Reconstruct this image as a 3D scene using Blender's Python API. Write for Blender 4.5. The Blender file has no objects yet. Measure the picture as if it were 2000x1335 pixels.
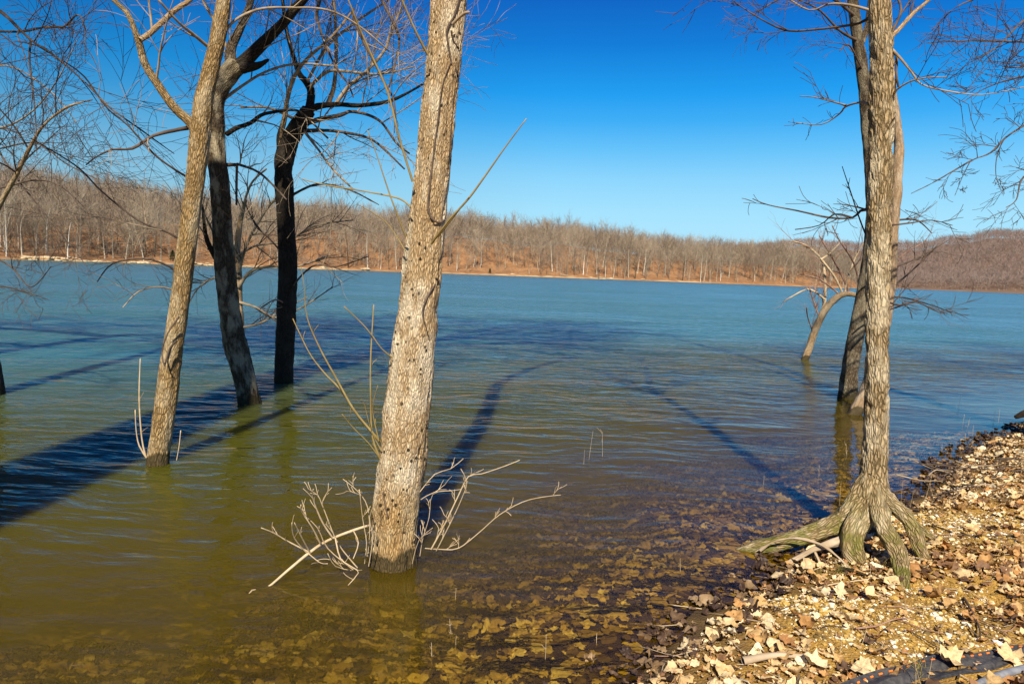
import bpy, math, random
import numpy as np
from mathutils import Vector, Matrix, Euler

# ------------------------------------------------------------------ camera, world, sun, exposure
SC = bpy.context.scene
CAM_H = 2.0
PITCH, ROLL = math.radians(5.85), math.radians(2.2)
cam_d = bpy.data.cameras.new('camera'); cam = bpy.data.objects.new('camera', cam_d)
SC.collection.objects.link(cam); SC.camera = cam
cam_d.sensor_width = 36; cam_d.lens = 24; cam_d.clip_start = 0.05; cam_d.clip_end = 9000
CAM_M = Matrix.Translation((0, 0, CAM_H)) @ Matrix.Rotation(math.pi/2 - PITCH, 4, 'X') @ Matrix.Rotation(ROLL, 4, 'Z')
cam.matrix_world = CAM_M

SUN_EL = math.radians(42)
SUN_AZ = math.radians(2)          # shadows run to +Y, a touch to +X
w = bpy.data.worlds.new('World'); SC.world = w; w.use_nodes = True
nt = w.node_tree; bg = nt.nodes['Background']
sky = nt.nodes.new('ShaderNodeTexSky'); sky.sky_type = 'NISHITA'; sky.sun_disc = False
sky.sun_elevation = SUN_EL; sky.sun_rotation = math.pi + SUN_AZ
sky.altitude = 200; sky.air_density = 1.0; sky.dust_density = 0.25; sky.ozone_density = 3.0
# clear polarised winter sky: Nishita, deepened with elevation
tc = nt.nodes.new('ShaderNodeTexCoord'); sx = nt.nodes.new('ShaderNodeSeparateXYZ'); nt.links.new(tc.outputs['Generated'], sx.inputs[0])
cr = nt.nodes.new('ShaderNodeValToRGB'); nt.links.new(sx.outputs[2], cr.inputs[0])
st_ = [(0, (.50, .82, 1)), (.087, (.38, .77, 1)), (.132, (.27, .68, 1)), (.174, (.13, .55, .97)), (.21, (.045, .43, .94)), (.245, (.008, .345, .90)), (.304, (.0, .205, .70)), (.36, (.0, .125, .56)), (.55, (.0, .055, .34)), (1, (.0, .03, .22))]
while len(cr.color_ramp.elements) < len(st_): cr.color_ramp.elements.new(.5)
for e, (p_, c_) in zip(cr.color_ramp.elements, st_): e.position = p_; e.color = (*c_, 1)
az_ = nt.nodes.new('ShaderNodeMapRange'); nt.links.new(sx.outputs[0], az_.inputs[0])
for k_, v_ in ((1, -.62), (2, .05), (3, .66), (4, 1.0)): az_.inputs[k_].default_value = v_
sc_ = nt.nodes.new('ShaderNodeMath'); sc_.operation = 'MULTIPLY'; nt.links.new(az_.outputs[0], sc_.inputs[0]); sc_.inputs[1].default_value = 7.0
ml = nt.nodes.new('ShaderNodeVectorMath'); ml.operation = 'SCALE'; nt.links.new(cr.outputs[0], ml.inputs[0]); nt.links.new(sc_.outputs[0], ml.inputs['Scale'])
mx = nt.nodes.new('ShaderNodeMix'); mx.data_type = 'RGBA'; mx.inputs[0].default_value = .97
nt.links.new(sky.outputs[0], mx.inputs[6]); nt.links.new(ml.outputs[0], mx.inputs[7]); nt.links.new(mx.outputs[2], bg.inputs[0]); bg.inputs[1].default_value = 0.10

sl = bpy.data.lights.new('sun', 'SUN'); sl.energy = 5.0; sl.angle = math.radians(0.5); sl.color = (1, 0.90, 0.72)
so = bpy.data.objects.new('sun', sl); SC.collection.objects.link(so)
sd = Vector((math.sin(SUN_AZ)*math.cos(SUN_EL), math.cos(SUN_AZ)*math.cos(SUN_EL), -math.sin(SUN_EL)))
so.rotation_euler = sd.to_track_quat('-Z', 'Y').to_euler()
SC.view_settings.view_transform = 'Standard'; SC.view_settings.look = 'None'
SC.view_settings.exposure = 0.5; SC.view_settings.gamma = 1
SC.cycles.max_bounces = 8; SC.cycles.transparent_max_bounces = 12; SC.cycles.caustics_reflective = False

rng = random.Random(7); nr = np.random.default_rng(11)

# ------------------------------------------------------------------ calibration helpers (photo pixels 2000x1335 -> metres)
FPX = 2000*24/36
def ray(px, py):
    return (CAM_M.to_3x3() @ Vector(((px-1000)/FPX, -(py-667.5)/FPX, -1)))
def P(px, py, d):
    r = ray(px, py); return Vector((0, 0, CAM_H)) + r*(d/r.y)
def G(px, py, z=0.0):
    r = ray(px, py); return Vector((0, 0, CAM_H)) + r*((z-CAM_H)/r.z)

# ------------------------------------------------------------------ numpy value noise
_T = nr.random(4096).astype(np.float64)
def _h(ix, iy, iz): return _T[((ix*73856093) ^ (iy*19349663) ^ (iz*83492791)) & 4095]
def vnoise(x, y, z=0.0):
    x, y, z = np.broadcast_arrays(np.asarray(x, float), np.asarray(y, float), np.asarray(z, float))
    ix, iy, iz = (np.floor(v).astype(np.int64) for v in (x, y, z))
    fx, fy, fz = x-ix, y-iy, z-iz
    fx, fy, fz = (f*f*(3-2*f) for f in (fx, fy, fz))
    def L(a, b, t): return a+(b-a)*t
    c = [[[_h(ix+i, iy+j, iz+k) for k in (0, 1)] for j in (0, 1)] for i in (0, 1)]
    r = [[L(c[i][j][0], c[i][j][1], fz) for j in (0, 1)] for i in (0, 1)]
    return L(L(r[0][0], r[0][1], fy), L(r[1][0], r[1][1], fy), fx)*2-1
def fbm(x, y, z=0.0, o=3):
    s = 0; a = 1.0; f = 1.0
    for i in range(o):
        s = s+a*vnoise(x*f+i*17.3, y*f+i*5.1, np.asarray(z)*f+i*3.7); a *= .5; f *= 2.03
    return s

# ------------------------------------------------------------------ tagging and linking
def tag(o, label=None, cat=None, group=None, kind=None):
    if label: o['label'] = label
    if cat: o['category'] = cat
    if group: o['group'] = group
    if kind: o['kind'] = kind
    return o
def empty(name, loc=(0, 0, 0)):
    o = bpy.data.objects.new(name, None); SC.collection.objects.link(o); o.location = loc; o.empty_display_size = .2; return o
def mesh_np(name, v, f, mat, parent=None, attrs=None, smooth=True, off=(0, 0, 0)):
    """v (n,3) array; f list of lists or (m,k) array"""
    v = np.asarray(v, dtype=np.float32)-np.asarray(off, dtype=np.float32)
    me = bpy.data.meshes.new(name)
    if isinstance(f, np.ndarray):
        k = f.shape[1]; m = f.shape[0]
        me.vertices.add(len(v)); me.vertices.foreach_set('co', v.ravel())
        me.loops.add(m*k); me.loops.foreach_set('vertex_index', f.astype(np.int32).ravel())
        me.polygons.add(m); me.polygons.foreach_set('loop_start', np.arange(0, m*k, k, dtype=np.int32))
        me.update(calc_edges=True)
    else:
        me.from_pydata(v.tolist(), [], f); me.update()
    me.polygons.foreach_set('use_smooth', np.full(len(me.polygons), smooth))
    for k_, a in (attrs or {}).items():
        a = np.asarray(a, dtype=np.float32)
        if a.ndim == 1:
            at = me.attributes.new(k_, 'FLOAT', 'POINT'); at.data.foreach_set('value', a)
        else:
            at = me.attributes.new(k_, 'FLOAT_VECTOR', 'POINT'); at.data.foreach_set('vector', a.ravel())
    me.materials.append(mat)
    o = bpy.data.objects.new(name, me); SC.collection.objects.link(o)
    if parent: o.parent = parent
    else: o.location = off
    return o

# ------------------------------------------------------------------ material helpers
def new_mat(name):
    m = bpy.data.materials.new(name); m.use_nodes = True
    n = m.node_tree.nodes; n.clear()
    return m, n, m.node_tree.links
class NB:
    """small node builder"""
    def __init__(s, name):
        s.m, s.n, s.l = new_mat(name); s.out = s.n.new('ShaderNodeOutputMaterial')
    def node(s, t, **kw):
        o = s.n.new(t)
        for k, v in kw.items():
            if k.startswith('i_'):
                key = k[2:]; key = int(key) if key.isdigit() else key.replace('_', ' ')
                if isinstance(v, bpy.types.NodeSocket): s.l.new(v, o.inputs[key])
                else: o.inputs[key].default_value = v
            else: setattr(o, k, v)
        return o
    def attr(s, name): return s.node('ShaderNodeAttribute', attribute_name=name)
    def mapping(s, vec, scale=(1, 1, 1), rot=(0, 0, 0)):
        return s.node('ShaderNodeMapping', i_Vector=vec, i_Scale=scale, i_Rotation=rot).outputs[0]
    def noise(s, vec, scale, detail=3, rough=.5, dist=0):
        return s.node('ShaderNodeTexNoise', i_Vector=vec, i_Scale=scale, i_Detail=detail, i_Roughness=rough, i_Distortion=dist).outputs[0]
    def voro(s, vec, scale, feature='F1', out=0, rnd=1):
        return s.node('ShaderNodeTexVoronoi', feature=feature, i_Vector=vec, i_Scale=scale, i_Randomness=rnd).outputs[out]
    def ramp(s, fac, stops, interp='LINEAR'):
        r = s.node('ShaderNodeValToRGB', i_0=fac); cr = r.color_ramp; cr.interpolation = interp
        while len(cr.elements) < len(stops): cr.elements.new(.5)
        for e, (p, c) in zip(cr.elements, stops):
            e.position = p; e.color = (c, c, c, 1) if isinstance(c, (int, float)) else (*c, 1)
        return r.outputs[0]
    def mix(s, fac, a, b, mode='MIX'):
        o = s.node('ShaderNodeMix', data_type='RGBA', blend_type=mode)
        for k, v in ((0, fac), (6, a), (7, b)):
            if isinstance(v, bpy.types.NodeSocket): s.l.new(v, o.inputs[k])
            else: o.inputs[k].default_value = v if isinstance(v, (int, float)) else (*v, 1)
        return o.outputs[2]
    def math(s, op, a, b=0.0, c=0.0, clamp=False):
        o = s.node('ShaderNodeMath', operation=op, use_clamp=clamp)
        for k, v in enumerate((a, b, c)):
            if isinstance(v, bpy.types.NodeSocket): s.l.new(v, o.inputs[k])
            else: o.inputs[k].default_value = v
        return o.outputs[0]
    def bump(s, h, strength, dist, normal=None):
        o = s.node('ShaderNodeBump', i_Height=h, i_Strength=strength, i_Distance=dist)
        if normal: s.l.new(normal, o.inputs['Normal'])
        return o.outputs[0]
    def princ(s, col, rough=.8, normal=None, spec=.3):
        p = s.node('ShaderNodeBsdfPrincipled')
        for k, v in (('Base Color', col), ('Roughness', rough), ('Specular IOR Level', spec)):
            if isinstance(v, bpy.types.NodeSocket): s.l.new(v, p.inputs[k])
            else: p.inputs[k].default_value = v if isinstance(v, (int, float)) else (*v, 1)
        if normal: s.l.new(normal, p.inputs['Normal'])
        s.l.new(p.outputs[0], s.out.inputs[0]); return p

def bark_mat(name, ridge, furrow, lichen, lich_amt=.35, fine=1.0, bump=.012, pits=.0, wet=True, moss=0.0, stain=None):
    b = NB(name); bk = b.attr('bk').outputs['Vector']; pos = b.node('ShaderNodeNewGeometry').outputs['Position']
    v1 = b.mapping(bk, (46*fine, 46*fine, 9*fine)); warp = b.noise(b.mapping(bk, (30, 30, 14)), 1, 3)
    vv = b.node('ShaderNodeVectorMath', operation='ADD', i_0=v1, i_1=b.node('ShaderNodeCombineXYZ', i_X=b.math('MULTIPLY', warp, 1.6), i_Y=warp, i_Z=warp).outputs[0]).outputs[0]
    edge = b.voro(vv, 1.0, 'DISTANCE_TO_EDGE')
    e = b.ramp(edge, [(0, 0.0), (.22, .8), (.6, 1.0)])
    fn = b.noise(b.mapping(bk, (160*fine, 160*fine, 60*fine)), 1, 4, .65)
    big = b.noise(b.mapping(bk, (7, 7, 3)), 1, 4, .6)
    col = b.mix(e, furrow, ridge)
    col = b.mix(b.ramp(fn, [(.35, .0), (.7, .55)]), col, furrow)
    col = b.mix(b.math('MULTIPLY', b.ramp(big, [(.46, 0.0), (.6, 1.0)]), lich_amt), col, lichen)
    if pits:
        pv = b.voro(b.mapping(bk, (26, 26, 17)), 1.0)
        pm = b.math('MULTIPLY', b.ramp(pv, [(.0, 1.0), (.2, 1.0), (.24, 0.0)]), b.ramp(b.noise(b.mapping(bk, (9, 9, 4)), 1, 2), [(.45, 0.0), (.52, pits)]))
        col = b.mix(pm, col, (.03, .022, .015))
    z = b.node('ShaderNodeSeparateXYZ', i_0=pos).outputs[2]
    if stain:
        sz = b.math('ADD', z, b.math('MULTIPLY', b.noise(b.mapping(bk, (5, 5, 2)), 1, 4, .6), .8))
        col = b.mix(b.ramp(sz, [(.75, .65), (1.0, 0.0)]), col, stain, 'MULTIPLY')
    if moss:
        mm = b.math('MULTIPLY', b.ramp(b.noise(b.mapping(bk, (10, 10, 8)), 1, 4, .6), [(.42, 0.0), (.56, .85)]), b.ramp(z, [(.12, moss), (.55, 0.0)]))
        col = b.mix(mm, col, (.15, .15, .025))
    if wet:
        wz = b.math('ADD', z, b.math('MULTIPLY', b.math('SUBTRACT', b.noise(b.mapping(bk, (12, 12, 3)), 1, 3), .5), .22))
        wm = b.ramp(wz, [(.095, .88), (.12, 0.0)])
        col = b.mix(wm, col, (.045, .036, .016))
    hgt = b.math('ADD', b.math('MULTIPLY', e, .8), b.math('MULTIPLY', fn, .35))
    b.princ(col, .88, b.bump(hgt, 1.0, bump), .15)
    return b.m

M_BARK = bark_mat('bark_main', (.72, .55, .33), (.30, .19, .09), (.80, .71, .54), .6, 2.4, .011, .95, stain=(.78, .66, .42))
M_BARK_L = bark_mat('bark_left', (.58, .39, .18), (.13, .08, .03), (.64, .54, .36), .45, 1.6, .012, .4)
M_BARK_D = bark_mat('bark_dark', (.20, .145, .09), (.04, .03, .02), (.45, .40, .28), .4, 1.4, .014)
M_BARK_K = bark_mat('bark_black', (.055, .04, .03), (.018, .014, .01), (.10, .09, .07), .25, 1.3, .014)
M_BARK_R = bark_mat('bark_flaky', (.54, .40, .23), (.13, .09, .04), (.72, .62, .44), .6, 1.35, .014, moss=1.0, wet=False)
M_ROOT = bark_mat('root_mossy', (.57, .43, .24), (.16, .11, .045), (.74, .63, .43), .6, 1.6, .012, moss=1.0, wet=False)
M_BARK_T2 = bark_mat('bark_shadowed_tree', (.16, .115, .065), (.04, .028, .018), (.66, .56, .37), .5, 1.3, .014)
M_BARK_S = bark_mat('bark_smooth', (.54, .38, .22), (.22, .14, .07), (.58, .50, .36), .4, 1.2, .006)

def simple_mat(name, c1, c2, scale=20, rough=.8, bump=0, coord='pos'):
    b = NB(name); pos = b.node('ShaderNodeNewGeometry').outputs['Position']
    n = b.noise(pos, scale, 3, .6)
    col = b.mix(b.ramp(n, [(.35, 0.0), (.65, 1.0)]), c1, c2)
    b.princ(col, rough, b.bump(n, .5, bump) if bump else None, .2); return b.m
M_TWIG = simple_mat('twig_pale', (.22, .16, .10), (.42, .33, .23), 9)
M_TWIG_D = simple_mat('twig_dark', (.055, .038, .03), (.14, .10, .075), 7)
M_TWIG_G = simple_mat('shoot_olive', (.24, .17, .055), (.36, .28, .12), 9)
M_TWIG_W = simple_mat('stick_bleached', (.48, .35, .20), (.64, .51, .34), 14)
M_TWIG_R = simple_mat('shoot_red', (.27, .12, .08), (.4, .28, .2), 9)
M_DEADWOOD = simple_mat('deadwood', (.34, .25, .16), (.52, .42, .3), 5, bump=.01)

# ------------------------------------------------------------------ tubes
class Geo:
    def __init__(s): s.v = []; s.f = []; s.bk = []; s.n = 0
    def tube(s, pts, rad, sides=6, disp=None, cap=True, fan=None):
        pts = [Vector(p) for p in pts]; N = len(pts)
        if N < 2: return
        T = [(pts[min(i+1, N-1)]-pts[max(i-1, 0)]).normalized() for i in range(N)]
        u = T[0].orthogonal().normalized() if abs(T[0].z) > .5 else T[0].cross(Vector((0, 0, 1))).normalized()
        if abs(T[0].z) > .5:
            u = (Vector((1, 0, 0))-T[0]*T[0].x).normalized()
        U = []; 
        for t in T:
            u = (u-t*u.dot(t)); u = u.normalized() if u.length > 1e-6 else t.orthogonal().normalized(); U.append(u.copy())
        Pn = np.array([p[:] for p in pts]); Un = np.array([q[:] for q in U]); Tn = np.array([t[:] for t in T]); Vn = np.cross(Tn, Un)
        R = np.asarray(rad, float)
        seg = np.concatenate([[0], np.cumsum(np.linalg.norm(np.diff(Pn, axis=0), axis=1))])
        th = np.arange(sides)*2*math.pi/sides; c, sn = np.cos(th), np.sin(th)
        Rf = R[:, None]*np.ones(sides)
        off = rng.random()*0
        bkx = R.mean()*c[None, :]*np.ones((N, 1)); bky = R.mean()*sn[None, :]*np.ones((N, 1)); bkz = seg[:, None]*np.ones(sides)
        if disp is not None: Rf = Rf*(1) + disp(bkx, bky, bkz, R[:, None])
        X = Pn[:, None, :]+Rf[..., None]*(c[None, :, None]*Un[:, None, :]+sn[None, :, None]*Vn[:, None, :])
        s.v.append(X.reshape(-1, 3)); s.bk.append(np.stack([bkx, bky, bkz], -1).reshape(-1, 3))
        i = np.arange(N-1)[:, None]; j = np.arange(sides)[None, :]; jn = (j+1) % sides
        a = s.n+i*sides+j; b = s.n+i*sides+jn; q = np.stack([a, b, b+sides, a+sides], -1).reshape(-1, 4)
        s.f.append(q); s.n += N*sides
        if cap:
            tip = Pn[-1]+Tn[-1]*R[-1]*.6
            s.v.append(tip[None]); s.bk.append(np.array([[0, 0, seg[-1]]]))
            base = s.n-sides; jj = np.arange(sides)
            s.f.append(np.stack([base+jj, base+(jj+1) % sides, np.full(sides, s.n), np.full(sides, s.n)], -1)); s.n += 1
    def build(s, name, mat, parent=None, off=(0, 0, 0), smooth=True, extra=None):
        v = np.concatenate(s.v); f = np.concatenate(s.f); bk = np.concatenate(s.bk)
        tri = f[:, 2] == f[:, 3]
        faces = f[~tri].tolist()+f[tri][:, :3].tolist()
        at = {'bk': bk}; at.update(extra or {})
        return mesh_np(name, v, faces, mat, parent, at, smooth, off)
    @property
    def any(s): return s.n > 0

def smooth_path(pts, rad, step):
    """Catmull-Rom resample"""
    pts = [Vector(p) for p in pts]; n = len(pts); op = []; orr = []
    for i in range(n-1):
        p0, p1, p2, p3 = pts[max(i-1, 0)], pts[i], pts[i+1], pts[min(i+2, n-1)]
        k = max(1, int(math.ceil((p2-p1).length/step)))
        for j in range(k):
            t = j/k
            op.append(0.5*((2*p1)+(-p0+p2)*t+(2*p0-5*p1+4*p2-p3)*t*t+(-p0+3*p1-3*p2+p3)*t**3))
            orr.append(rad[i]+(rad[i+1]-rad[i])*t)
    op.append(pts[-1]); orr.append(rad[-1]); return op, orr
def sides_for(r): return 10 if r > .03 else 7 if r > .015 else 5 if r > .006 else 3

def bark_disp(amp, fx=22, fz=5, lump=.05, seed=0):
    def f(x, y, z, R):
        a = 1-np.abs(fbm(x*fx+seed, y*fx, z*fz, 3))*1.5
        l = fbm(x*4+seed, y*4+9, z*1.6, 2)
        k = vnoise(x*9+seed, y*9, z*4+seed)
        return amp*a-amp*.5+R*lump*l+np.where(k > .55, (k-.55)*amp*2, 0)
    return f

# random branch growth -------------------------------------------------
def rvec(): 
    v = Vector((rng.gauss(0, 1), rng.gauss(0, 1), rng.gauss(0, 1))); return v.normalized()
def grow(geo, p, d, L, r, lev, nch=5, up=.03, wig=.13, spread=(22, 50), droop=0.0, lr=(.45, .75), tmin=.2, rmin=.0022):
    seg = max(.06, min(.35, L/6)); n = max(4, int(L/seg)); p = Vector(p); d = Vector(d).normalized()
    pts = [p.copy()]; rad = [r]; dirs = [d.copy()]
    bend = rvec()*(.55/n)
    for i in range(n):
        t = (i+1)/n
        d = (d+rvec()*wig+bend+Vector((0, 0, up-droop*t))).normalized()
        p = p+d*(L/n); pts.append(p.copy()); rad.append(max(rmin, r*(1-.72*t))); dirs.append(d.copy())
    geo.tube(pts, rad, sides_for(r), cap=r > .01)
    if lev > 0:
        for k in range(nch+rng.randint(-1, 1)):
            t = tmin+(1-tmin)*((k+rng.random())/nch)
            i = min(n, max(1, int(t*n)))
            ax = dirs[i].cross(rvec()).normalized(); ang = math.radians(rng.uniform(*spread))
            nd = Matrix.Rotation(ang, 3, ax) @ dirs[i]
            grow(geo, pts[i], nd, L*rng.uniform(*lr), max(rmin, rad[i]*rng.uniform(.45, .7)), lev-1, max(3, nch-1), up, wig, spread, droop, lr, .15, rmin)
def sprout(geo, pts, rad, dens, L, lev, nch=4, bias=(0, 0, .3), t0=.1, up=.02, droop=0, r=None, rmin=.0022, wig=.12):
    """side branches along a traced path; dens = number per metre"""
    tot = sum((pts[i+1]-pts[i]).length for i in range(len(pts)-1)); n = max(1, int(tot*dens))
    for k in range(n):
        t = t0+(1-t0)*rng.random(); i = min(len(pts)-2, int(t*(len(pts)-1)))
        tan = (pts[i+1]-pts[i]).normalized()
        nd = (tan*.9+rvec()*.8+Vector(bias)).normalized()
        rr = max(rmin, min(rad[i]*.6, r or .012))
        grow(geo, pts[i], nd, rng.uniform(.5, 1.15)*L, rr, lev, nch, up, wig, droop=droop, rmin=rmin)

def traced(spec, d0, d1=None, step=.12):
    """spec: (px, py, width_px) list; depth runs d0 -> d1"""
    d1 = d0 if d1 is None else d1; n = len(spec)
    pts = []; rad = []
    for i, s in enumerate(spec):
        d = d0+(d1-d0)*(i/(n-1)); pts.append(P(s[0], s[1], d)); rad.append(s[2]/2*d/FPX)
    return smooth_path(pts, rad, step)

# ------------------------------------------------------------------ shoreline and ground
shore_px = [(1215, 1335), (1300, 1272), (1365, 1228), (1430, 1182), (1500, 1125), (1570, 1078), (1640, 1040), (1720, 1005), (1790, 985), (1835, 950), (1850, 915), (1880, 885), (1930, 862), (2000, 838)]
SH = [(-400, -60), (-90, -12), (-30, -3.5), (-12, -.5), (-5, .8), (-2.2, 1.4), (-.6, 2.0), (.1, 2.6)]
SH += [tuple(G(*p)[:2]) for p in shore_px]
SH += [(9.5, 11.2), (13, 12.6), (22, 14), (50, 19), (110, 30), (420, 60)]
SH = np.array(SH)
LAND = np.concatenate([SH, [[420, -500], [-400, -500]]])
def sdist(x, y):
    x = np.asarray(x, float); y = np.asarray(y, float); sh = x.shape; x = x.ravel(); y = y.ravel()
    d = np.full(x.shape, 1e9)
    for a, b in zip(SH[:-1], SH[1:]):
        e = b-a; t = np.clip(((x-a[0])*e[0]+(y-a[1])*e[1])/(e@e), 0, 1)
        d = np.minimum(d, np.hypot(x-a[0]-t*e[0], y-a[1]-t*e[1]))
    ins = np.zeros(x.shape, bool); n = len(LAND)
    for i in range(n):
        x1, y1 = LAND[i]; x2, y2 = LAND[(i+1) % n]
        c = ((y1 > y) != (y2 > y)); xi = (x2-x1)*(y-y1)/((y2-y1) if y2 != y1 else 1e-9)+x1
        ins ^= c & (x < xi)
    return np.where(ins, d, -d).reshape(sh)
def gz(x, y):
    d = sdist(x, y)
    d = d+.10*fbm(np.asarray(x)*1.6, np.asarray(y)*1.6, 0, 3)
    land = .30*(1-np.exp(-np.maximum(d, 0)*.38))+.012*np.maximum(d, 0)
    dw = np.maximum(-d, 0); wat = -(.085*dw+.012*dw**2); wat = np.maximum(wat, -3.5)
    z = np.where(d > 0, land, wat)
    n = .028*fbm(np.asarray(x)*2.3, np.asarray(y)*2.3, 3, 3)+.010*fbm(np.asarray(x)*11, np.asarray(y)*11, 5, 2)
    return z+n*np.clip(np.abs(d)*2, .25, 1)
def gz1(x, y): return float(gz(np.array([x]), np.array([y]))[0])

def axis(lo, hi, step, far0, far1):
    mid = np.arange(lo, hi+step/2, step); out = [mid]
    a = []; v = lo; s = step
    while v > far0: s *= 1.18; v -= s; a.append(v)
    b = []; v = hi; s = step
    while v < far1: s *= 1.18; v += s; b.append(v)
    return np.concatenate([a[::-1], mid, b])
def grid_faces(nx, ny):
    i = np.arange(ny-1)[:, None]; j = np.arange(nx-1)[None, :]; a = i*nx+j
    return np.stack([a, a+1, a+nx+1, a+nx], -1).reshape(-1, 4)
gx = axis(-5, 8, .04, -390, 400); gy = axis(1.6, 11.5, .04, -420, 180)
XX, YY = np.meshgrid(gx, gy); ZZ = gz(XX, YY)

# ground material: ochre gravelly soil, darker mud at the waterline, silt below
b = NB('soil'); pos = b.node('ShaderNodeNewGeometry').outputs['Position']
z = b.node('ShaderNodeSeparateXYZ', i_0=pos).outputs[2]
n1 = b.noise(pos, 2.2, 5, .6); n2 = b.noise(pos, 60, 4, .7); st = b.voro(pos, 75, 'F1', 1); sd_ = b.voro(pos, 75)
col = b.mix(b.ramp(n1, [(.38, 0.0), (.62, 1.0)]), (.34, .18, .05), (.56, .31, .06))
col = b.mix(b.ramp(n2, [(.4, .0), (.75, .8)]), col, (.60, .42, .13))
col = b.mix(b.ramp(st, [(.0, .0), (1.0, .55)]), col, (.12, .08, .035))
zz = b.math('ADD', z, b.math('MULTIPLY', b.math('SUBTRACT', n1, .5), .08))
col = b.mix(b.ramp(zz, [(.0, 1.0), (.055, 0.0)]), col, (.085, .056, .028))
col = b.mix(b.ramp(b.math('ADD', zz, .3), [(.05, 1.0), (.26, 0.0)]), col, (.20, .14, .055))
hg = b.math('ADD', b.math('MULTIPLY', sd_, -.8), n2)
b.princ(col, .9, b.bump(hg, .8, .012), .15); M_SOIL = b.m
v = np.stack([XX, YY, ZZ], -1).reshape(-1, 3)
o = mesh_np('ground', v, grid_faces(len(gx), len(gy)), M_SOIL); tag(o, 'ochre gravel bank and leafy lake bed', None, None, 'structure')

# ------------------------------------------------------------------ water
b = NB('lake_water'); pos = b.node('ShaderNodeNewGeometry').outputs['Position']
dep = b.attr('depth').outputs['Fac']
warp = b.noise(pos, .5, 2)
wv = b.node('ShaderNodeVectorMath', operation='ADD', i_0=pos, i_1=b.node('ShaderNodeCombineXYZ', i_X=0.0, i_Y=b.math('MULTIPLY', warp, 1.1), i_Z=0.0).outputs[0]).outputs[0]
wA = b.noise(b.mapping(wv, (1.2, 4.6, 1), (0, 0, math.radians(-6))), 1.0, 2, .5)
wB = b.noise(b.mapping(wv, (4.5, 11, 1), (0, 0, math.radians(14))), 1.0, 3, .55)
wC = b.noise(b.mapping(pos, (.35, 1.0, 1), (0, 0, math.radians(8))), 1.0, 2, .5)
amp = b.ramp(b.math('MULTIPLY', dep, 1.0), [(.0, .10), (.2, .25), (.5, .75), (1.0, 1.0)])
gust = b.ramp(b.noise(b.mapping(pos, (.05, .16, 1)), 1, 3), [(.35, .55), (.65, 1.15)])
amp = b.math('MULTIPLY', amp, gust)
h = b.math('ADD', b.math('MULTIPLY', wA, .072), b.math('MULTIPLY', wB, .021)); h = b.math('ADD', h, b.math('MULTIPLY', wC, .12))
h = b.math('MULTIPLY', h, amp)
nb = b.bump(h, 1.0, 1.0)
rip = b.node('ShaderNodeTexNoise', i_Vector=b.mapping(pos, (5, 11, 1), (0, 0, math.radians(5))), i_Scale=1.0, i_Detail=2.0).outputs[1]
rv = b.node('ShaderNodeVectorMath', operation='SUBTRACT', i_0=rip, i_1=(.5, .5, .5)).outputs[0]
rv = b.node('ShaderNodeVectorMath', operation='MULTIPLY', i_0=rv, i_1=(.22, .55, 0)).outputs[0]
rs_ = b.node('ShaderNodeVectorMath', operation='SCALE', i_0=rv); b.l.new(b.math('MULTIPLY', amp, b.ramp(b.math('MULTIPLY', dep, .4), [(.1, .25), (.9, 1.0)])), rs_.inputs['Scale'])
bia = b.node('ShaderNodeVectorMath', operation='SCALE', i_0=(0, -.15, 0)); b.l.new(b.math('MULTIPLY', gust, b.ramp(b.math('MULTIPLY', dep, .3), [(.02, .12), (.15, .7), (.6, 1.0)])), bia.inputs['Scale'])
nb = b.node('ShaderNodeVectorMath', operation='ADD', i_0=nb, i_1=bia.outputs[0]).outputs[0]
nb = b.node('ShaderNodeVectorMath', operation='NORMALIZE', i_0=b.node('ShaderNodeVectorMath', operation='ADD', i_0=nb, i_1=rs_.outputs[0]).outputs[0]).outputs[0]
fr = b.node('ShaderNodeFresnel', i_IOR=1.31, i_Normal=nb).outputs[0]
gl = b.node('ShaderNodeBsdfGlossy', i_Color=(1, 1, 1, 1), i_Roughness=b.ramp(b.math('MULTIPLY', dep, .28), [(.06, .04), (.3, .09), (.95, .2)]), i_Normal=nb).outputs[0]
murkc = b.mix(b.ramp(dep, [(.1, 0.0), (.7, 1.0)]), (.105, .070, .006), (.070, .070, .007))
murkc = b.mix(b.ramp(b.math('MULTIPLY', dep, .28), [(.28, 0.0), (.9, 1.0)]), murkc, (.050, .150, .145))
mk = b.node('ShaderNodeSubsurfaceScattering', falloff='BURLEY', i_Color=murkc, i_Scale=1.0, i_Radius=(.36, .33, .25)).outputs[0]
tr = b.node('ShaderNodeBsdfTransparent', i_Color=(.92, .82, .42, 1)).outputs[0]
mf = b.math('SUBTRACT', 1.0, b.math('POWER', 2.718, b.math('MULTIPLY', dep, -5.3)), clamp=True)
body = b.node('ShaderNodeMixShader', i_0=mf, i_1=tr, i_2=mk).outputs[0]
fin = b.node('ShaderNodeMixShader', i_0=fr, i_1=body, i_2=gl).outputs[0]
b.l.new(fin, b.out.inputs[0]); M_WATER = b.m
wx = axis(-6, 9, .12, -2400, 2400); wy = axis(1, 13, .12, -60, 2600)
WX, WY = np.meshgrid(wx, wy)
dw = np.maximum(-gz(WX, WY), 0.0)
o = mesh_np('water', np.stack([WX, WY, np.zeros_like(WX)], -1).reshape(-1, 3), grid_faces(len(wx), len(wy)), M_WATER, attrs={'depth': dw.ravel()})
tag(o, 'green brown lake water rippled under a blue sky', None, None, 'structure')

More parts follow.
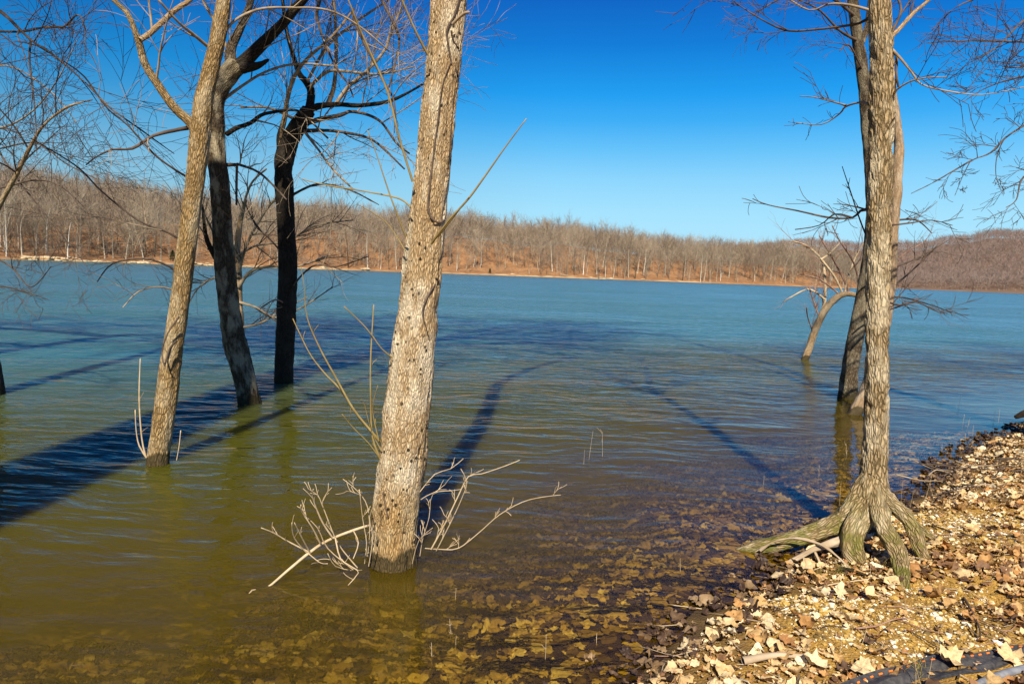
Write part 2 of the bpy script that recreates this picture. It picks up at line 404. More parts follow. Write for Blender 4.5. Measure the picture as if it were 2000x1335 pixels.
# ------------------------------------------------------------------ far hills
def az_of(px): 
    r = ray(px, 531); return math.atan2(r.x, r.y)
KEY = [(-2500, 190, 15, 1), (-900, 205, 17, 1), (0, 250, 18.5, 1), (150, 262, 19, 1), (420, 285, 17.5, 1), (850, 335, 20, 1), (950, 345, 20, 1), (1150, 370, 17, 1), (1380, 405, 13.5, 1), (1560, 435, 12, 1), (1680, 455, 10, 1)]
AZ = np.array([math.atan((k[0]-1000)/FPX) for k in KEY]); RS = np.array([k[1] for k in KEY], float); HH = np.array([k[2] for k in KEY], float)
AZ_END = math.atan((1690-1000)/FPX)
def hill_h(az, r):
    """ground height over the water of the far shore at azimuth az, distance r"""
    rs = np.interp(az, AZ, RS)+4*vnoise(az*40, 0, 2); hh = np.interp(az, AZ, HH)
    hh = hh*(1+.10*vnoise(az*14, r*.004, 7))
    t = np.clip((r-rs)/75, 0, 1); s = t*t*(3-2*t)*.65+.35*t
    cut = np.clip((r-rs)/1.2, -1, 1)
    h1 = np.where(r > rs, .45*cut+hh*s+1.2*t*vnoise(az*60, r*.05, 1), -3*np.clip((rs-r)/6, 0, 1))
    fade = np.clip((AZ_END-az)/.035, 0, 1); fade = fade*fade*(3-2*fade)
    h1 = h1*fade-3.0*(1-fade)
    # the farther shore on the right and the ridge behind everything
    px = 1000+FPX*np.tan(np.clip(az, -1.3, 1.3))
    rs2 = 830+np.interp(px, [1700, 2000, 2600], [0, -30, -120])
    top2 = np.interp(px, [400, 1200, 1540, 1660, 1780, 1860, 1930, 2000, 2150, 2600], [25, 38, 58, 59, 58, 66, 76, 82, 86, 78])
    t2 = np.clip((r-rs2)/430, 0, 1); s2 = t2*t2*(3-2*t2)
    g2 = np.clip((r-rs2)/6, 0, 1)
    h2 = np.where(r > rs2, 1.0*g2+top2*s2*(1+.07*vnoise(az*22, r*.006, 3))+4*s2*vnoise(az*45, r*.012, 9), -3.0)
    return np.maximum(h1, h2)
azs = np.radians(np.linspace(-88, 88, 700))
rr = np.concatenate([np.linspace(180, 560, 150), np.linspace(566, 790, 12), np.linspace(800, 1350, 50), np.linspace(1400, 3200, 8)])
A, R_ = np.meshgrid(azs, rr); H = hill_h(A, R_)
v = np.stack([R_*np.sin(A), R_*np.cos(A), H], -1).reshape(-1, 3)
b = NB('leaf_floor'); pos = b.node('ShaderNodeNewGeometry').outputs['Position']; yy_ = b.node('ShaderNodeSeparateXYZ', i_0=pos).outputs[1]
z = b.node('ShaderNodeSeparateXYZ', i_0=pos).outputs[2]
n1 = b.noise(pos, .12, 5, .65); n2 = b.noise(pos, .9, 4, .7)
col = b.mix(b.ramp(n1, [(.36, 0.0), (.62, 1.0)]), (.26, .135, .065), (.43, .225, .10))
col = b.mix(b.ramp(n2, [(.42, 0.0), (.7, .7)]), col, (.17, .10, .06))
zz = b.math('ADD', z, b.math('MULTIPLY', b.math('SUBTRACT', b.noise(pos, .25, 4), .5), 2.6))
col = b.mix(b.math('MULTIPLY', b.ramp(b.math('MULTIPLY', zz, .2), [(.06, .9), (.14, 0.0)]), b.ramp(b.noise(pos, .022, 2), [(.42, .15), (.58, 1.0)])), col, b.mix(n2, (.42, .28, .14), (.62, .47, .27)))
col = b.mix(b.ramp(b.math('MULTIPLY', yy_, .001), [(.56, 0.0), (.6, .85)]), col, (.17, .12, .09))
b.princ(col, .95, b.bump(n2, .6, .5), .1); M_HILL = b.m
o = mesh_np('hills', v, grid_faces(len(azs), len(rr)), M_HILL); tag(o, 'leaf-covered wooded hills rising from the far shore', None, None, 'structure')

# ------------------------------------------------------------------ far woodland
def ribbons(segs):
    """segs: (m,8) p0(3) p1(3) w0 w1 -> verts, quads, crossing ribbons facing random directions"""
    s = np.asarray(segs); d = s[:, 3:6]-s[:, 0:3]
    rv = nr.normal(size=d.shape); sd = np.cross(d, rv); sd /= np.linalg.norm(sd, axis=1, keepdims=True)+1e-9
    a = s[:, 0:3]-sd*s[:, 6:7]/2; b_ = s[:, 0:3]+sd*s[:, 6:7]/2; c = s[:, 3:6]+sd*s[:, 7:8]/2; e = s[:, 3:6]-sd*s[:, 7:8]/2
    v = np.stack([a, b_, c, e], 1).reshape(-1, 3); f = np.arange(len(s)*4).reshape(-1, 4); return v, f
def wood_tree(rs, nl, nt, tw, th=.014):
    """bare tree of height 1: returns trunk path and list of limb/twig segments"""
    R = random.Random(rs); tr = []; p = Vector((0, 0, -.03)); d = Vector((R.gauss(0, .04), R.gauss(0, .04), 1)).normalized()
    n = 7; fork = R.uniform(.55, .8)
    for i in range(n+1):
        tr.append((p.copy(), th*(1-.8*i/n))); d = (d+Vector((R.gauss(0, .05), R.gauss(0, .05), .05))).normalized(); p = p+d*(.98*fork/n*1.15)
    segs = []
    for k in range(nl):
        t = .26+.74*(k+R.random())/nl; q = tr[min(n, int(t*n))][0]; az = R.random()*6.283+k*2.4
        tl = R.uniform(.35, .95)*(1.3-.55*t); dd = Vector((math.cos(az)*tl, math.sin(az)*tl, 1)).normalized()
        L = R.uniform(.75, 1.0)*(1.0-q.z)*1.0; w = th*.6*(1.2-t); ns = 4; prev = q.copy()
        for i in range(ns):
            dd = (dd+Vector((R.gauss(0, .12), R.gauss(0, .12), R.gauss(.05, .08)))).normalized(); nx = prev+dd*L/ns
            w1 = w*(1-.2*(i+1)); segs.append((*prev, *nx, max(w, tw), max(w1, tw*.8))); w = w1
            for j in range(nt):
                s0 = prev.lerp(nx, R.random()); td = (dd+Vector((R.gauss(0, .5), R.gauss(0, .5), R.gauss(.1, .4)))).normalized()
                l = R.uniform(.05, .13); e = s0+td*l; segs.append((*s0, *e, tw, tw*.6))
                if R.random() < .7:
                    td2 = (td+Vector((R.gauss(0, .5), R.gauss(0, .5), R.gauss(.1, .3)))).normalized(); segs.append((*e, *(e+td2*l*.8), tw*.7, tw*.35))
            prev = nx
    return tr, segs
b = NB('wood_twigs'); rn = b.node('ShaderNodeObjectInfo').outputs['Random']; at = b.attr('tint').outputs['Fac']
f_ = b.math('FRACT', b.math('ADD', rn, at))
col = b.ramp(f_, [(0, (.17, .135, .10)), (.25, (.33, .26, .185)), (.5, (.42, .345, .25)), (.65, (.24, .20, .155)), (.85, (.30, .225, .165)), (1, (.14, .11, .085))])
b.princ(col, .9, None, .1); M_WTW = b.m
b = NB('wood_trunks'); rn = b.node('ShaderNodeObjectInfo').outputs['Random']; at = b.attr('tint').outputs['Fac']
f_ = b.math('FRACT', b.math('ADD', b.math('MULTIPLY', rn, 7.3), at))
col = b.ramp(f_, [(0, (.07, .055, .04)), (.35, (.18, .145, .11)), (.6, (.42, .36, .28)), (.85, (.55, .49, .40)), (1, (.66, .6, .5))])
b.princ(col, .9, None, .1); M_WTR = b.m
b = NB('white_bark'); b.princ((.72, .68, .6), .8); M_WHT = b.m

VAR = []
for k in range(10):
    tr, segs = wood_tree(100+k, 10+k % 4, 7, .0022)
    g = Geo(); g.tube([p for p, r in tr], [r for p, r in tr], 6); 
    tv = np.concatenate(g.v); tf = np.concatenate(g.f); tri = tf[:, 2] == tf[:, 3]
    tm = bpy.data.meshes.new('trunk'); tm.from_pydata(tv.tolist(), [], tf[~tri].tolist()+tf[tri][:, :3].tolist()); tm.materials.append(M_WTR)
    cv, cf = ribbons(segs); cm = bpy.data.meshes.new('crown'); cm.from_pydata(cv.tolist(), [], cf.tolist()); cm.materials.append(M_WTW)
    VAR.append((tm, cm))
LOW = []
for k in range(8):
    tr, segs = wood_tree(300+k, 10, 5, .0040)
    ts = [(*tr[i][0], *tr[i+1][0], tr[i][1]*1.6, tr[i+1][1]*1.6) for i in range(0, 7)]
    LOW.append((np.array(ts), np.array(segs)))
VLOW = []
for k in range(6):
    tr, segs = wood_tree(500+k, 6, 1, .009, .013)
    ts = [(*tr[i][0], *tr[i+1][0], tr[i][1]*1.8, tr[i+1][1]*1.8) for i in range(0, 7, 2) if i+1 < 8]
    VLOW.append((np.array(ts), np.array(segs)))
def polar(px, r):
    az = math.atan((px-1000)/FPX); return az, r*math.sin(az), r*math.cos(az)
WOODG = 'leafless trees standing at the edge of the far shore woodland'
def wood_thing(x, y, ht, k, label='bare grey brown tree among the leafless trees fronting the far shore', grp=WOODG, trunkmat=None, wd=1.0):
    az = math.atan2(x, y); z0 = float(hill_h(np.array([az]), np.array([math.hypot(x, y)]))[0])
    e = empty('woodland_tree', (x, y, z0)); tag(e, label, 'tree', grp)
    e.scale = (ht*wd, ht*wd, ht); e.rotation_euler = (rng.gauss(0, .03), rng.gauss(0, .03), rng.random()*6.28)
    for nm, me in zip(('trunk', 'crown'), VAR[k]):
        if trunkmat and nm == 'trunk':
            me = me.copy(); me.materials[0] = trunkmat
        c = bpy.data.objects.new(nm, me); SC.collection.objects.link(c); c.parent = e
    return e
front = []
tries = 0
while len(front) < 262 and tries < 9000:
    tries += 1
    px = rng.uniform(-120, 1690); az = math.atan((px-1000)/FPX); rs = float(np.interp(az, AZ, RS))
    r = rs+2+abs(rng.gauss(0, 20)); x, y = r*math.sin(az), r*math.cos(az)
    if all((x-a)**2+(y-c)**2 > 9 for a, c in front): front.append((x, y))
for i, (x, y) in enumerate(front):
    wood_thing(x, y, rng.choice([rng.uniform(7, 12), rng.uniform(12, 17), rng.uniform(15, 21)]), i % 10, wd=rng.uniform(.7, 1.2))
# a few that stand out
for (px, dr, ht, k, lab, mat) in [
    (8, 12, 14, 0, 'white barked tree low on the far slope at the left edge of the photo', M_WHT),
    (131, 3, 15, 3, 'white barked tree at the pale clay shore left of the front left trunk', M_WHT),
    (90, 16, 17, 4, 'tall tree with spreading pale limbs halfway up the far left slope', M_WHT),
    (1073, 14, 19, 5, 'large dark forked tree on the far slope right of the pale central trunk', None),
    (1133, 8, 18, 6, 'tall straight pale tree above the fallen log on the far shore', M_WHT)]:
    az = math.atan((px-1000)/FPX); rs = float(np.interp(az, AZ, RS)); r = rs+dr
    wood_thing(r*math.sin(az), r*math.cos(az), ht, k, lab, 'distinctive trees of the far shore', mat, 1.1)

def merged_wood(name, places, bank, label, tm=M_WTW, extra=None):
    """places: list of x,y,z,h,width ; one object, stuff"""
    V, F, T = [], [], []; off = 0
    for i, (x, y, z0, h_, wd) in enumerate(places):
        ts, sg = bank[i % len(bank)]; s = np.concatenate([ts, sg]); v, f = ribbons(s)
        a = rng.random()*6.28; c, sn = math.cos(a), math.sin(a)
        v = v*np.array([h_*wd, h_*wd, h_]); v = np.stack([v[:, 0]*c-v[:, 1]*sn+x, v[:, 0]*sn+v[:, 1]*c+y, v[:, 2]+z0], -1)
        V.append(v); F.append(f+off); off += len(v); T.append(np.full(len(v), rng.random()))
    V = np.concatenate(V); F = np.concatenate(F)
    o = mesh_np(name, V, F, tm, attrs={'tint': np.concatenate(T)}, smooth=False); tag(o, label, 'woodland', None, 'stuff'); return o
pl = []
for i in range(3900):
    px = rng.uniform(-420, 1700); az = math.atan((px-1000)/FPX); rs = float(np.interp(az, AZ, RS))
    r = rs+10+rng.random()**.8*190
    pl.append([az, r, rng.uniform(11, 19)*(1 if rng.random() > .06 else 1.2), rng.uniform(.8, 1.25)])
hz = hill_h(np.array([p[0] for p in pl]), np.array([p[1] for p in pl]))
merged_wood('woodland', [(p[1]*math.sin(p[0]), p[1]*math.cos(p[0]), z, p[2], p[3]) for p, z in zip(pl, hz) if z > .5], LOW, 'dense leafless grey brown woodland covering the far hillside')
# undergrowth at the far waterline and slope
pl = []
for i in range(1300):
    px = rng.uniform(-420, 1700); az = math.atan((px-1000)/FPX); rs = float(np.interp(az, AZ, RS))
    pl.append([az, rs+1.5+abs(rng.gauss(0, 24)), rng.uniform(1.2, 5.5), rng.uniform(1.2, 2.0)])
hz = hill_h(np.array([p[0] for p in pl]), np.array([p[1] for p in pl]))
merged_wood('undergrowth', [(p[1]*math.sin(p[0]), p[1]*math.cos(p[0]), z, p[2], p[3]) for p, z in zip(pl, hz) if z > .3], VLOW, 'low brown brush between the trunks on the far slope')
pl = []
for i in range(1700):
    px = rng.uniform(-420, 1700); az = math.atan((px-1000)/FPX); rs = float(np.interp(az, AZ, RS))
    pl.append([az, rs+rng.uniform(35, 150), rng.uniform(4, 8), rng.uniform(1.1, 1.7)])
hz = hill_h(np.array([p[0] for p in pl]), np.array([p[1] for p in pl]))
merged_wood('understory', [(p[1]*math.sin(p[0]), p[1]*math.cos(p[0]), z, p[2], p[3]) for p, z in zip(pl, hz) if z > .3], LOW, 'thin young trees filling in under the taller crowns on the ridge')
# farther hill
pl = []
for i in range(13500):
    px = rng.uniform(1430, 3100); az = math.atan((px-1000)/FPX)
    pl.append([az, 835+rng.random()**1.0*470, rng.uniform(11, 18), rng.uniform(1.0, 1.5)])
hz = hill_h(np.array([p[0] for p in pl]), np.array([p[1] for p in pl]))
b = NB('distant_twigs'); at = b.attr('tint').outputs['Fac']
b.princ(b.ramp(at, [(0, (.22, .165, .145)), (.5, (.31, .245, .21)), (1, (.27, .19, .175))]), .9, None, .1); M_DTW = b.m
merged_wood('distant_woodland', [(p[1]*math.sin(p[0]), p[1]*math.cos(p[0]), z, p[2], p[3]) for p, z in zip(pl, hz) if z > .5], VLOW, 'hazy mauve brown woodland on the distant rounded hill', M_DTW)
# evergreen bushes and fallen logs on the far shore
M_CEDAR = simple_mat('cedar_green', (.03, .045, .015), (.07, .09, .03), 2)
for (px, dr, ht, lab) in [(202, 18, 4.5, 'dark green cedar standing on the far left slope'), (335, 4, 4, 'small dark cedar at the far shore behind the front left trunk'), (952, 3, 2.6, 'round dark bush at the far waterline right of the pale central trunk')]:
    az = math.atan((px-1000)/FPX); r = float(np.interp(az, AZ, RS))+dr; x, y = r*math.sin(az), r*math.cos(az)
    z0 = float(hill_h(np.array([az]), np.array([r]))[0]); e = empty('evergreen_bush', (x, y, z0)); tag(e, lab, 'bush')
    g = Geo(); g.tube([(x, y, z0-.3), (x, y, z0+ht*.8)], [.12, .03], 6); g.build('trunk', M_BARK_K, e, (x, y, z0))
    sg = []
    for i in range(900):
        t = rng.random()**.7; q = Vector((0, 0, ht*(.08+.9*t))); a = rng.random()*6.28; rad = ht*.30*(1-t)**.7*rng.uniform(.4, 1)
        c = q+Vector((math.cos(a)*rad, math.sin(a)*rad, 0)); dd = Vector((math.cos(a), math.sin(a), .7)).normalized()*ht*.07
        sg.append((*c, *(c+dd), .16, .03))
    cv, cf = ribbons(sg); mesh_np('crown', cv, cf, M_CEDAR, e)
for (px, ln, ang, lab) in [(1105, 9, .35, 'bleached fallen log lying down the far bank'), (1180, 11, .15, 'long thin fallen trunk on the far shore left of the headland'), (150, 6, .1, 'pale driftwood log on the clay shore at far left'), (290, 5, -.1, 'short driftwood log on the clay shore behind the front left trunk')]:
    az = math.atan((px-1000)/FPX); r = float(np.interp(az, AZ, RS))+2.0; x, y = r*math.sin(az), r*math.cos(az)
    g = Geo(); pts = []
    for i in range(5):
        t = i/4-.5; xx, yy = x+t*ln*math.cos(az), y-t*ln*math.sin(az)+(.5-t)*3*abs(ang)*3
        zz = float(hill_h(np.array([math.atan2(xx, yy)]), np.array([math.hypot(xx, yy)]))[0]); pts.append((xx, yy, max(zz, 0)+.22+(.5-t)*.5*abs(ang)))
    g.tube(pts, [.26, .24, .21, .17, .1], 8); o = g.build('fallen_log', M_DEADWOOD, None, pts[2]); tag(o, lab, 'log')
# pale rocks along the clay shore
M_ROCK = simple_mat('clay_rock', (.42, .30, .16), (.66, .52, .34), 1.2, bump=.05)
def rock_verts(sx, sy, sz, seed):
    bmv = []; n1, n2 = 6, 9
    for i in range(n1+1):
        for j in range(n2):
            t = math.pi*i/n1; a = 2*math.pi*j/n2; bmv.append((math.sin(t)*math.cos(a), math.sin(t)*math.sin(a), math.cos(t)))
    v = np.array(bmv); k = 1+.28*fbm(v[:, 0]*1.3+seed*3.1, v[:, 1]*1.3, v[:, 2]*1.3+seed, 2)
    v = v*k[:, None]*np.array([sx, sy, sz])
    f = []
    for i in range(n1):
        for j in range(n2):
            f.append([i*n2+j, (i+1)*n2+j, (i+1)*n2+(j+1) % n2, i*n2+(j+1) % n2])
    return v, f
for i in range(46):
    px = rng.choice([rng.uniform(40, 130), rng.uniform(160, 470), rng.uniform(160, 470), rng.uniform(600, 1500)]); az = math.atan((px-1000)/FPX)
    r = float(np.interp(az, AZ, RS))+rng.uniform(-1, 3.5); x, y = r*math.sin(az), r*math.cos(az)
    z0 = max(0, float(hill_h(np.array([az]), np.array([r]))[0])); s = rng.uniform(.5, 1.5)
    v, f = rock_verts(s*1.3, s, s*.4, i); o = mesh_np('shore_rock', v+np.array([x, y, z0+.1]), f, M_ROCK, off=(x, y, z0), smooth=False)
    tag(o, 'flat pale clay-coloured rock along the far waterline', 'rock', 'pale rocks along the far waterline')

# ------------------------------------------------------------------ hero trees
def hero(name, label, base): e = empty(name, base); tag(e, label, 'tree'); return e
def part(g, name, mat, e): 
    if g.any: return g.build(name, mat, e, e.location)
def trunk_path(spec, d0, d1, step=.05, root=.5):
    pts, rad = traced(spec, d0, d1, step); dn = (pts[0]-pts[2]).normalized()
    return [pts[0]+dn*root]+pts, [rad[0]*1.08]+rad

# T4: main pale trunk
bM = G(770, 1097); dM = bM.y
t4 = hero('bare_tree', 'thick pale tree trunk with pitted bark rising from the shallows in the centre', bM)
spec = [(769, 1097, 98), (770, 1050, 90), (773, 1000, 92), (790, 850, 90), (807, 700, 84), (818, 600, 76), (827, 500, 70), (838, 400, 67), (853, 250, 65), (869, 100, 63), (877, 0, 63), (886, -150, 62), (895, -400, 60), (905, -800, 56)]
M_SPEC = spec
pts, rad = trunk_path(spec, dM, dM+.35, .022)
g = Geo(); g.tube(pts, rad, 120, bark_disp(.015, 24, 4, .05, 4), cap=False); part(g, 'trunk', M_BARK, t4)
topM, rM = pts[-1], rad[-1]
q_, r_ = smooth_path([pts[-1], pts[-1]+Vector((.30, .05, 1.2)), pts[-1]+Vector((.8, .1, 2.5)), pts[-1]+Vector((1.5, .1, 3.9))], [rM, rM*.9, rM*.75, rM*.55], .1); gl_ = Geo(); gl_.tube(q_, r_, 24, bark_disp(.012, 24, 4, .05, 5)); part(gl_, 'limb', M_BARK, t4); topM = q_[-1]; rM = r_[-1]
g = Geo()
for a in range(7):
    az = a*2.4; grow(g, topM+Vector((0, 0, -.1*a)), Vector((math.cos(az)*.6, math.sin(az)*.6, 1)), rng.uniform(3, 4.4), rM*(.75 if a == 0 else .4), 3, 5, .02, .1, (25, 50))
part(g, 'crown', M_TWIG, t4)
def shoot(tree, spec, d0, d1, mat, name='shoot', dens=0, L=.3, lev=1, bias=(0, 0, .5), wet=None):
    pts, rad = traced(spec, d0, d1, .06); g = Geo(); g.tube(pts, [max(.0025, r) for r in rad], sides_for(max(rad)))
    if dens: sprout(g, pts, rad, dens, L, lev, 3, bias)
    return part(g, name, mat, tree)
fr_ = dM-.17
for s_, a, c, mt in [
    ([(806, 355, 7), (780, 270, 6), (757, 180, 6), (722, 100, 5), (700, 50, 5), (680, 0, 4), (650, -60, 3)], dM+.05, dM-.3, M_TWIG_G),
    ([(836, 108, 7), (812, 62, 6), (785, 0, 5), (760, -60, 4)], dM+.05, dM-.2, M_TWIG_G),
    ([(802, 405, 5), (780, 388, 5), (720, 375, 4), (640, 362, 3), (590, 350, 3)], dM, dM+.4, M_TWIG_G),
    ([(793, 462, 5), (780, 430, 5), (758, 370, 4), (735, 300, 3), (718, 255, 3)], dM, dM-.2, M_TWIG_G),
    ([(792, 490, 4), (760, 440, 3), (735, 420, 3), (700, 400, 2)], dM, dM+.3, M_TWIG_G),
    ([(842, 476, 8), (860, 452, 7), (882, 424, 6), (915, 388, 6), (950, 340, 5), (985, 290, 4), (1028, 232, 3)], fr_, dM-.6, M_TWIG_G),
    ([(856, 462, 5), (885, 425, 4), (916, 384, 3)], fr_, dM-.4, M_TWIG_G),
    ([(884, 47, 9), (897, 34, 8), (908, 26, 8), (916, 24, 7)], fr_+.1, fr_, M_DEADWOOD)]:
    shoot(t4, [(q[0], q[1], q[2]*.72) for q in s_], a, c, mt)
# vines creeping on the trunk
for s_ in ([(882, 125, 3), (873, 62, 5), (888, 30, 4), (902, -20, 3)], [(836, 405, 5), (843, 330, 4), (855, 240, 3), (864, 170, 3), (881, 120, 2)],
           [(836, 405, 5), (842, 425, 5), (856, 435, 4), (868, 430, 4)], [(881, 60, 4), (886, 82, 4), (896, 95, 4)],
           [(860, 545, 3), (845, 562, 3), (830, 590, 4), (826, 615, 3), (838, 660, 2)], [(758, 1010, 3), (752, 985, 3), (748, 960, 2)]):
    ys = [q[1] for q in M_SPEC][::-1]; pts = []; rad = []
    for px, py, wd in s_:
        cx = np.interp(py, ys, [q[0] for q in M_SPEC][::-1]); R0 = np.interp(py, ys, [q[2] for q in M_SPEC][::-1])/2; dc = dM+.35*np.interp(py, ys, np.linspace(1, 0, len(ys)))
        k = min(1, abs(px-cx)/R0); pts.append(P(px, py, dc-(R0*dc/FPX)*math.sqrt(1-k*k)-.010)); rad.append(wd/2*dM/FPX)
    pts, rad = smooth_path(pts, rad, .04)
    # wrap onto the bark surface
    g = Geo(); g.tube(pts, [max(.003, r) for r in rad], 5); part(g, 'vine', M_TWIG_D, t4)
# left sucker fan
for s_, a, c in [
    ([(742, 862, 8), (728, 845, 7), (690, 798, 6), (655, 735, 5), (625, 680, 4), (600, 620, 3), (594, 560, 2), (588, 520, 2)], dM, dM-.25),
    ([(738, 855, 6), (705, 820, 5), (665, 760, 5), (640, 735, 4), (608, 695, 3), (585, 650, 3), (572, 622, 2)], dM, dM-.1),
    ([(740, 890, 7), (727, 850, 5), (724, 780, 4), (724, 700, 4), (730, 595, 3)], dM, dM-.1),
    ([(742, 895, 5), (720, 865, 3), (690, 835, 3), (668, 808, 2)], dM, dM-.2),
    ([(740, 860, 4), (728, 800, 3), (738, 752, 2)], dM-.05, dM-.15),
    ([(766, 698, 5), (745, 680, 3), (715, 640, 3), (672, 598, 3)], dM, dM-.2),
    ([(745, 880, 4), (725, 840, 2), (712, 790, 2), (704, 780, 2)], dM-.05, dM-.2)]:
    shoot(t4, [(q[0], q[1], q[2]*.8) for q in s_], a, c, M_TWIG_G, dens=2, L=.10, lev=0)
# base suckers, bleached
for s_, a, c in [
    ([(718, 1085, 5), (722, 1040, 4), (718, 990, 4), (700, 960, 3), (670, 935, 2)], dM-.15, dM-.3),
    ([(712, 1100, 4), (716, 1060, 4), (708, 1010, 3), (702, 955, 2)], dM-.2, dM-.3),
    ([(720, 1105, 4), (728, 1050, 4), (722, 1010, 3), (735, 975, 2)], dM-.25, dM-.3),
    ([(698, 1108, 5), (660, 1060, 4), (635, 1000, 4), (620, 965, 3), (606, 962, 2)], dM-.2, dM-.35),
    ([(690, 1112, 4), (640, 1070, 4), (620, 1030, 3), (590, 1000, 3), (587, 985, 2)], dM-.2, dM-.4),
    ([(686, 1113, 4), (655, 1105, 3), (640, 1080, 2)], dM-.25, dM-.35),
    ([(820, 1085, 4), (826, 1050, 4), (838, 1010, 3), (845, 965, 3), (880, 958, 2)], dM-.15, dM-.2),
    ([(805, 1100, 4), (818, 1055, 3), (845, 1030, 2)], dM-.2, dM-.25),
    ([(842, 1072, 6), (870, 1020, 5), (895, 968, 5), (915, 930, 4), (940, 925, 3), (985, 910, 3), (1015, 898, 2)], dM-.15, dM-.25),
    ([(852, 1075, 5), (885, 1010, 5), (905, 965, 4), (912, 940, 3), (900, 915, 2)], dM-.15, dM-.3),
    ([(822, 975, 5), (850, 960, 4), (900, 955, 3), (912, 938, 3)], dM-.1, dM-.1),
    ([(820, 960, 4), (850, 925, 4), (880, 915, 3), (905, 895, 3)], dM-.1, dM),
    ([(830, 1070, 4), (860, 1072, 4), (895, 1070, 5), (935, 1040, 5), (975, 1005, 4), (1020, 980, 4), (1060, 970, 3), (1095, 966, 2)], dM-.12, dM-.35)]:
    shoot(t4, [(q[0], q[1], q[2]*.62) for q in s_], a, c, M_TWIG_W, dens=6, L=.10, lev=1)
# fallen dead branch, leaning from the water onto the trunk
s_ = [(484, 1166, 3), (492, 1152, 5), (520, 1148, 6), (560, 1115, 8), (605, 1078, 9), (640, 1055, 8), (690, 1035, 8), (722, 1025, 7)]
pts, rad = traced([(q[0], q[1], q[2]*.7) for q in s_], dM-.55, dM-.1, .05); g = Geo(); g.tube(pts, rad, 7)
e = empty('dead_branch', pts[3]); tag(e, 'pinkish dead branch dipping into the water left of the pale central trunk', 'branch'); part(g, 'stem', M_TWIG_W, e)
g = Geo()
for tr_ in [[(605, 1078, 4), (560, 1055, 3), (535, 1040, 3), (510, 1030, 2)], [(605, 1078, 4), (590, 1050, 3), (575, 1020, 2)], [(625, 1060, 4), (610, 1030, 3), (590, 1000, 2), (588, 985, 2)],
            [(600, 1080, 3), (575, 1050, 3), (570, 1020, 2)], [(650, 1050, 4), (630, 1020, 4), (615, 985, 3), (610, 965, 2), (612, 955, 2)], [(690, 1035, 3), (700, 1060, 3), (690, 1090, 2)],
            [(655, 1050, 4), (665, 1090, 3), (690, 1108, 3), (700, 1118, 2), (680, 1142, 2)], [(600, 1078, 3), (625, 1098, 2), (640, 1100, 2)]]:
    p2, r2 = traced(tr_, dM-.3, dM-.5, .05); g.tube(p2, r2, 4); sprout(g, p2, r2, 8, .09, 0, 2, (0, 0, .5))
part(g, 'twigs', M_TWIG_W, e)

# T1: front left tree
bL = G(308, 905); dL = bL.y
t1 = hero('bare_tree', 'slender sunlit tree leaning right in the shallows, foremost of the left group', bL)
spec = [(308, 905, 42), (312, 870, 40), (322, 800, 40), (335, 700, 38), (350, 600, 36), (362, 500, 35), (375, 400, 34), (384, 330, 34), (390, 270, 36), (397, 200, 33), (408, 150, 31), (420, 100, 29), (430, 50, 28), (438, 0, 26), (455, -120, 24), (480, -300, 20)]
pts, rad = trunk_path(spec, dL, dL+.3, .03)
g = Geo(); g.tube(pts, rad, 56, bark_disp(.009, 26, 5, .07, 11), cap=False); part(g, 'trunk', M_BARK_L, t1); topL = pts[-1]
def limb(tree, spec, d0, d1, mat, tm=M_TWIG, dens=2.2, L=.9, lev=2, nch=4, bias=(0, 0, .2), droop=0., name='limb', up=.02, disp=True, rmin=.0022):
    pts, rad = traced(spec, d0, d1, .07); g = Geo(); big = max(rad) > .02
    g.tube(pts, rad, 18 if big else sides_for(max(rad)), bark_disp(.004, 30, 8, .08, spec[0][0]) if big and disp else None)
    o = part(g, name, mat, tree)
    if dens: sprout(CR[tree.name], pts, rad, dens, L, lev, nch, bias, droop=droop, up=up, rmin=rmin)
    return pts
CR = {}
def crown_start(t): CR[t.name] = Geo()
def crown_end(t, mat=M_TWIG): part(CR[t.name], 'crown', mat, t)
crown_start(t1)
dB = dL+.2
limb(t1, [(384, 262, 20), (370, 238, 19), (345, 215, 17), (325, 190, 16), (305, 160, 15), (288, 135, 14), (278, 110, 14), (272, 85, 13), (262, 55, 10), (248, 25, 9), (222, 0, 8), (190, -40, 6)], dB, dB-.4, M_BARK_L, dens=2.5)
limb(t1, [(274, 78, 11), (290, 68, 10), (315, 45, 10), (345, 18, 9), (372, 0, 8), (400, -30, 7)], dB-.3, dB-.1, M_BARK_S, dens=2)
limb(t1, [(366, 250, 9), (340, 255, 7), (300, 265, 6), (258, 290, 5), (220, 292, 4), (190, 305, 3), (168, 322, 2)], dB, dB-.7, M_TWIG_D, dens=3, L=.6, lev=1, droop=.05)
limb(t1, [(405, 90, 7), (375, 65, 6), (350, 45, 5), (310, 0, 4)], dB, dB-.5, M_TWIG, dens=2, L=.7)
limb(t1, [(425, 100, 6), (450, 48, 5), (500, 20, 5), (560, 15, 4), (640, 20, 4), (700, 50, 3), (760, 100, 3)], dB, dB+.8, M_TWIG, dens=2.5, L=.8, droop=.05)
limb(t1, [(365, 345, 5), (340, 330, 4), (300, 300, 4), (250, 245, 3), (210, 212, 3), (165, 150, 3), (125, 120, 2)], dB, dB-.8, M_TWIG_D, dens=2.4, L=.7, lev=1)
limb(t1, [(368, 480, 5), (330, 455, 4), (270, 430, 4), (200, 375, 3), (150, 325, 3), (60, 270, 2)], dB, dB-.6, M_TWIG_D, dens=3, L=.6, lev=1)
limb(t1, [(362, 545, 5), (330, 520, 4), (280, 505, 4), (220, 515, 3), (190, 550, 2)], dB, dB-.5, M_TWIG_D, dens=3, L=.5, lev=1, droop=.05)
limb(t1, [(352, 570, 4), (310, 560, 3), (270, 570, 3), (240, 600, 2)], dB, dB-.6, M_TWIG, dens=4, L=.5, lev=1, droop=.05)
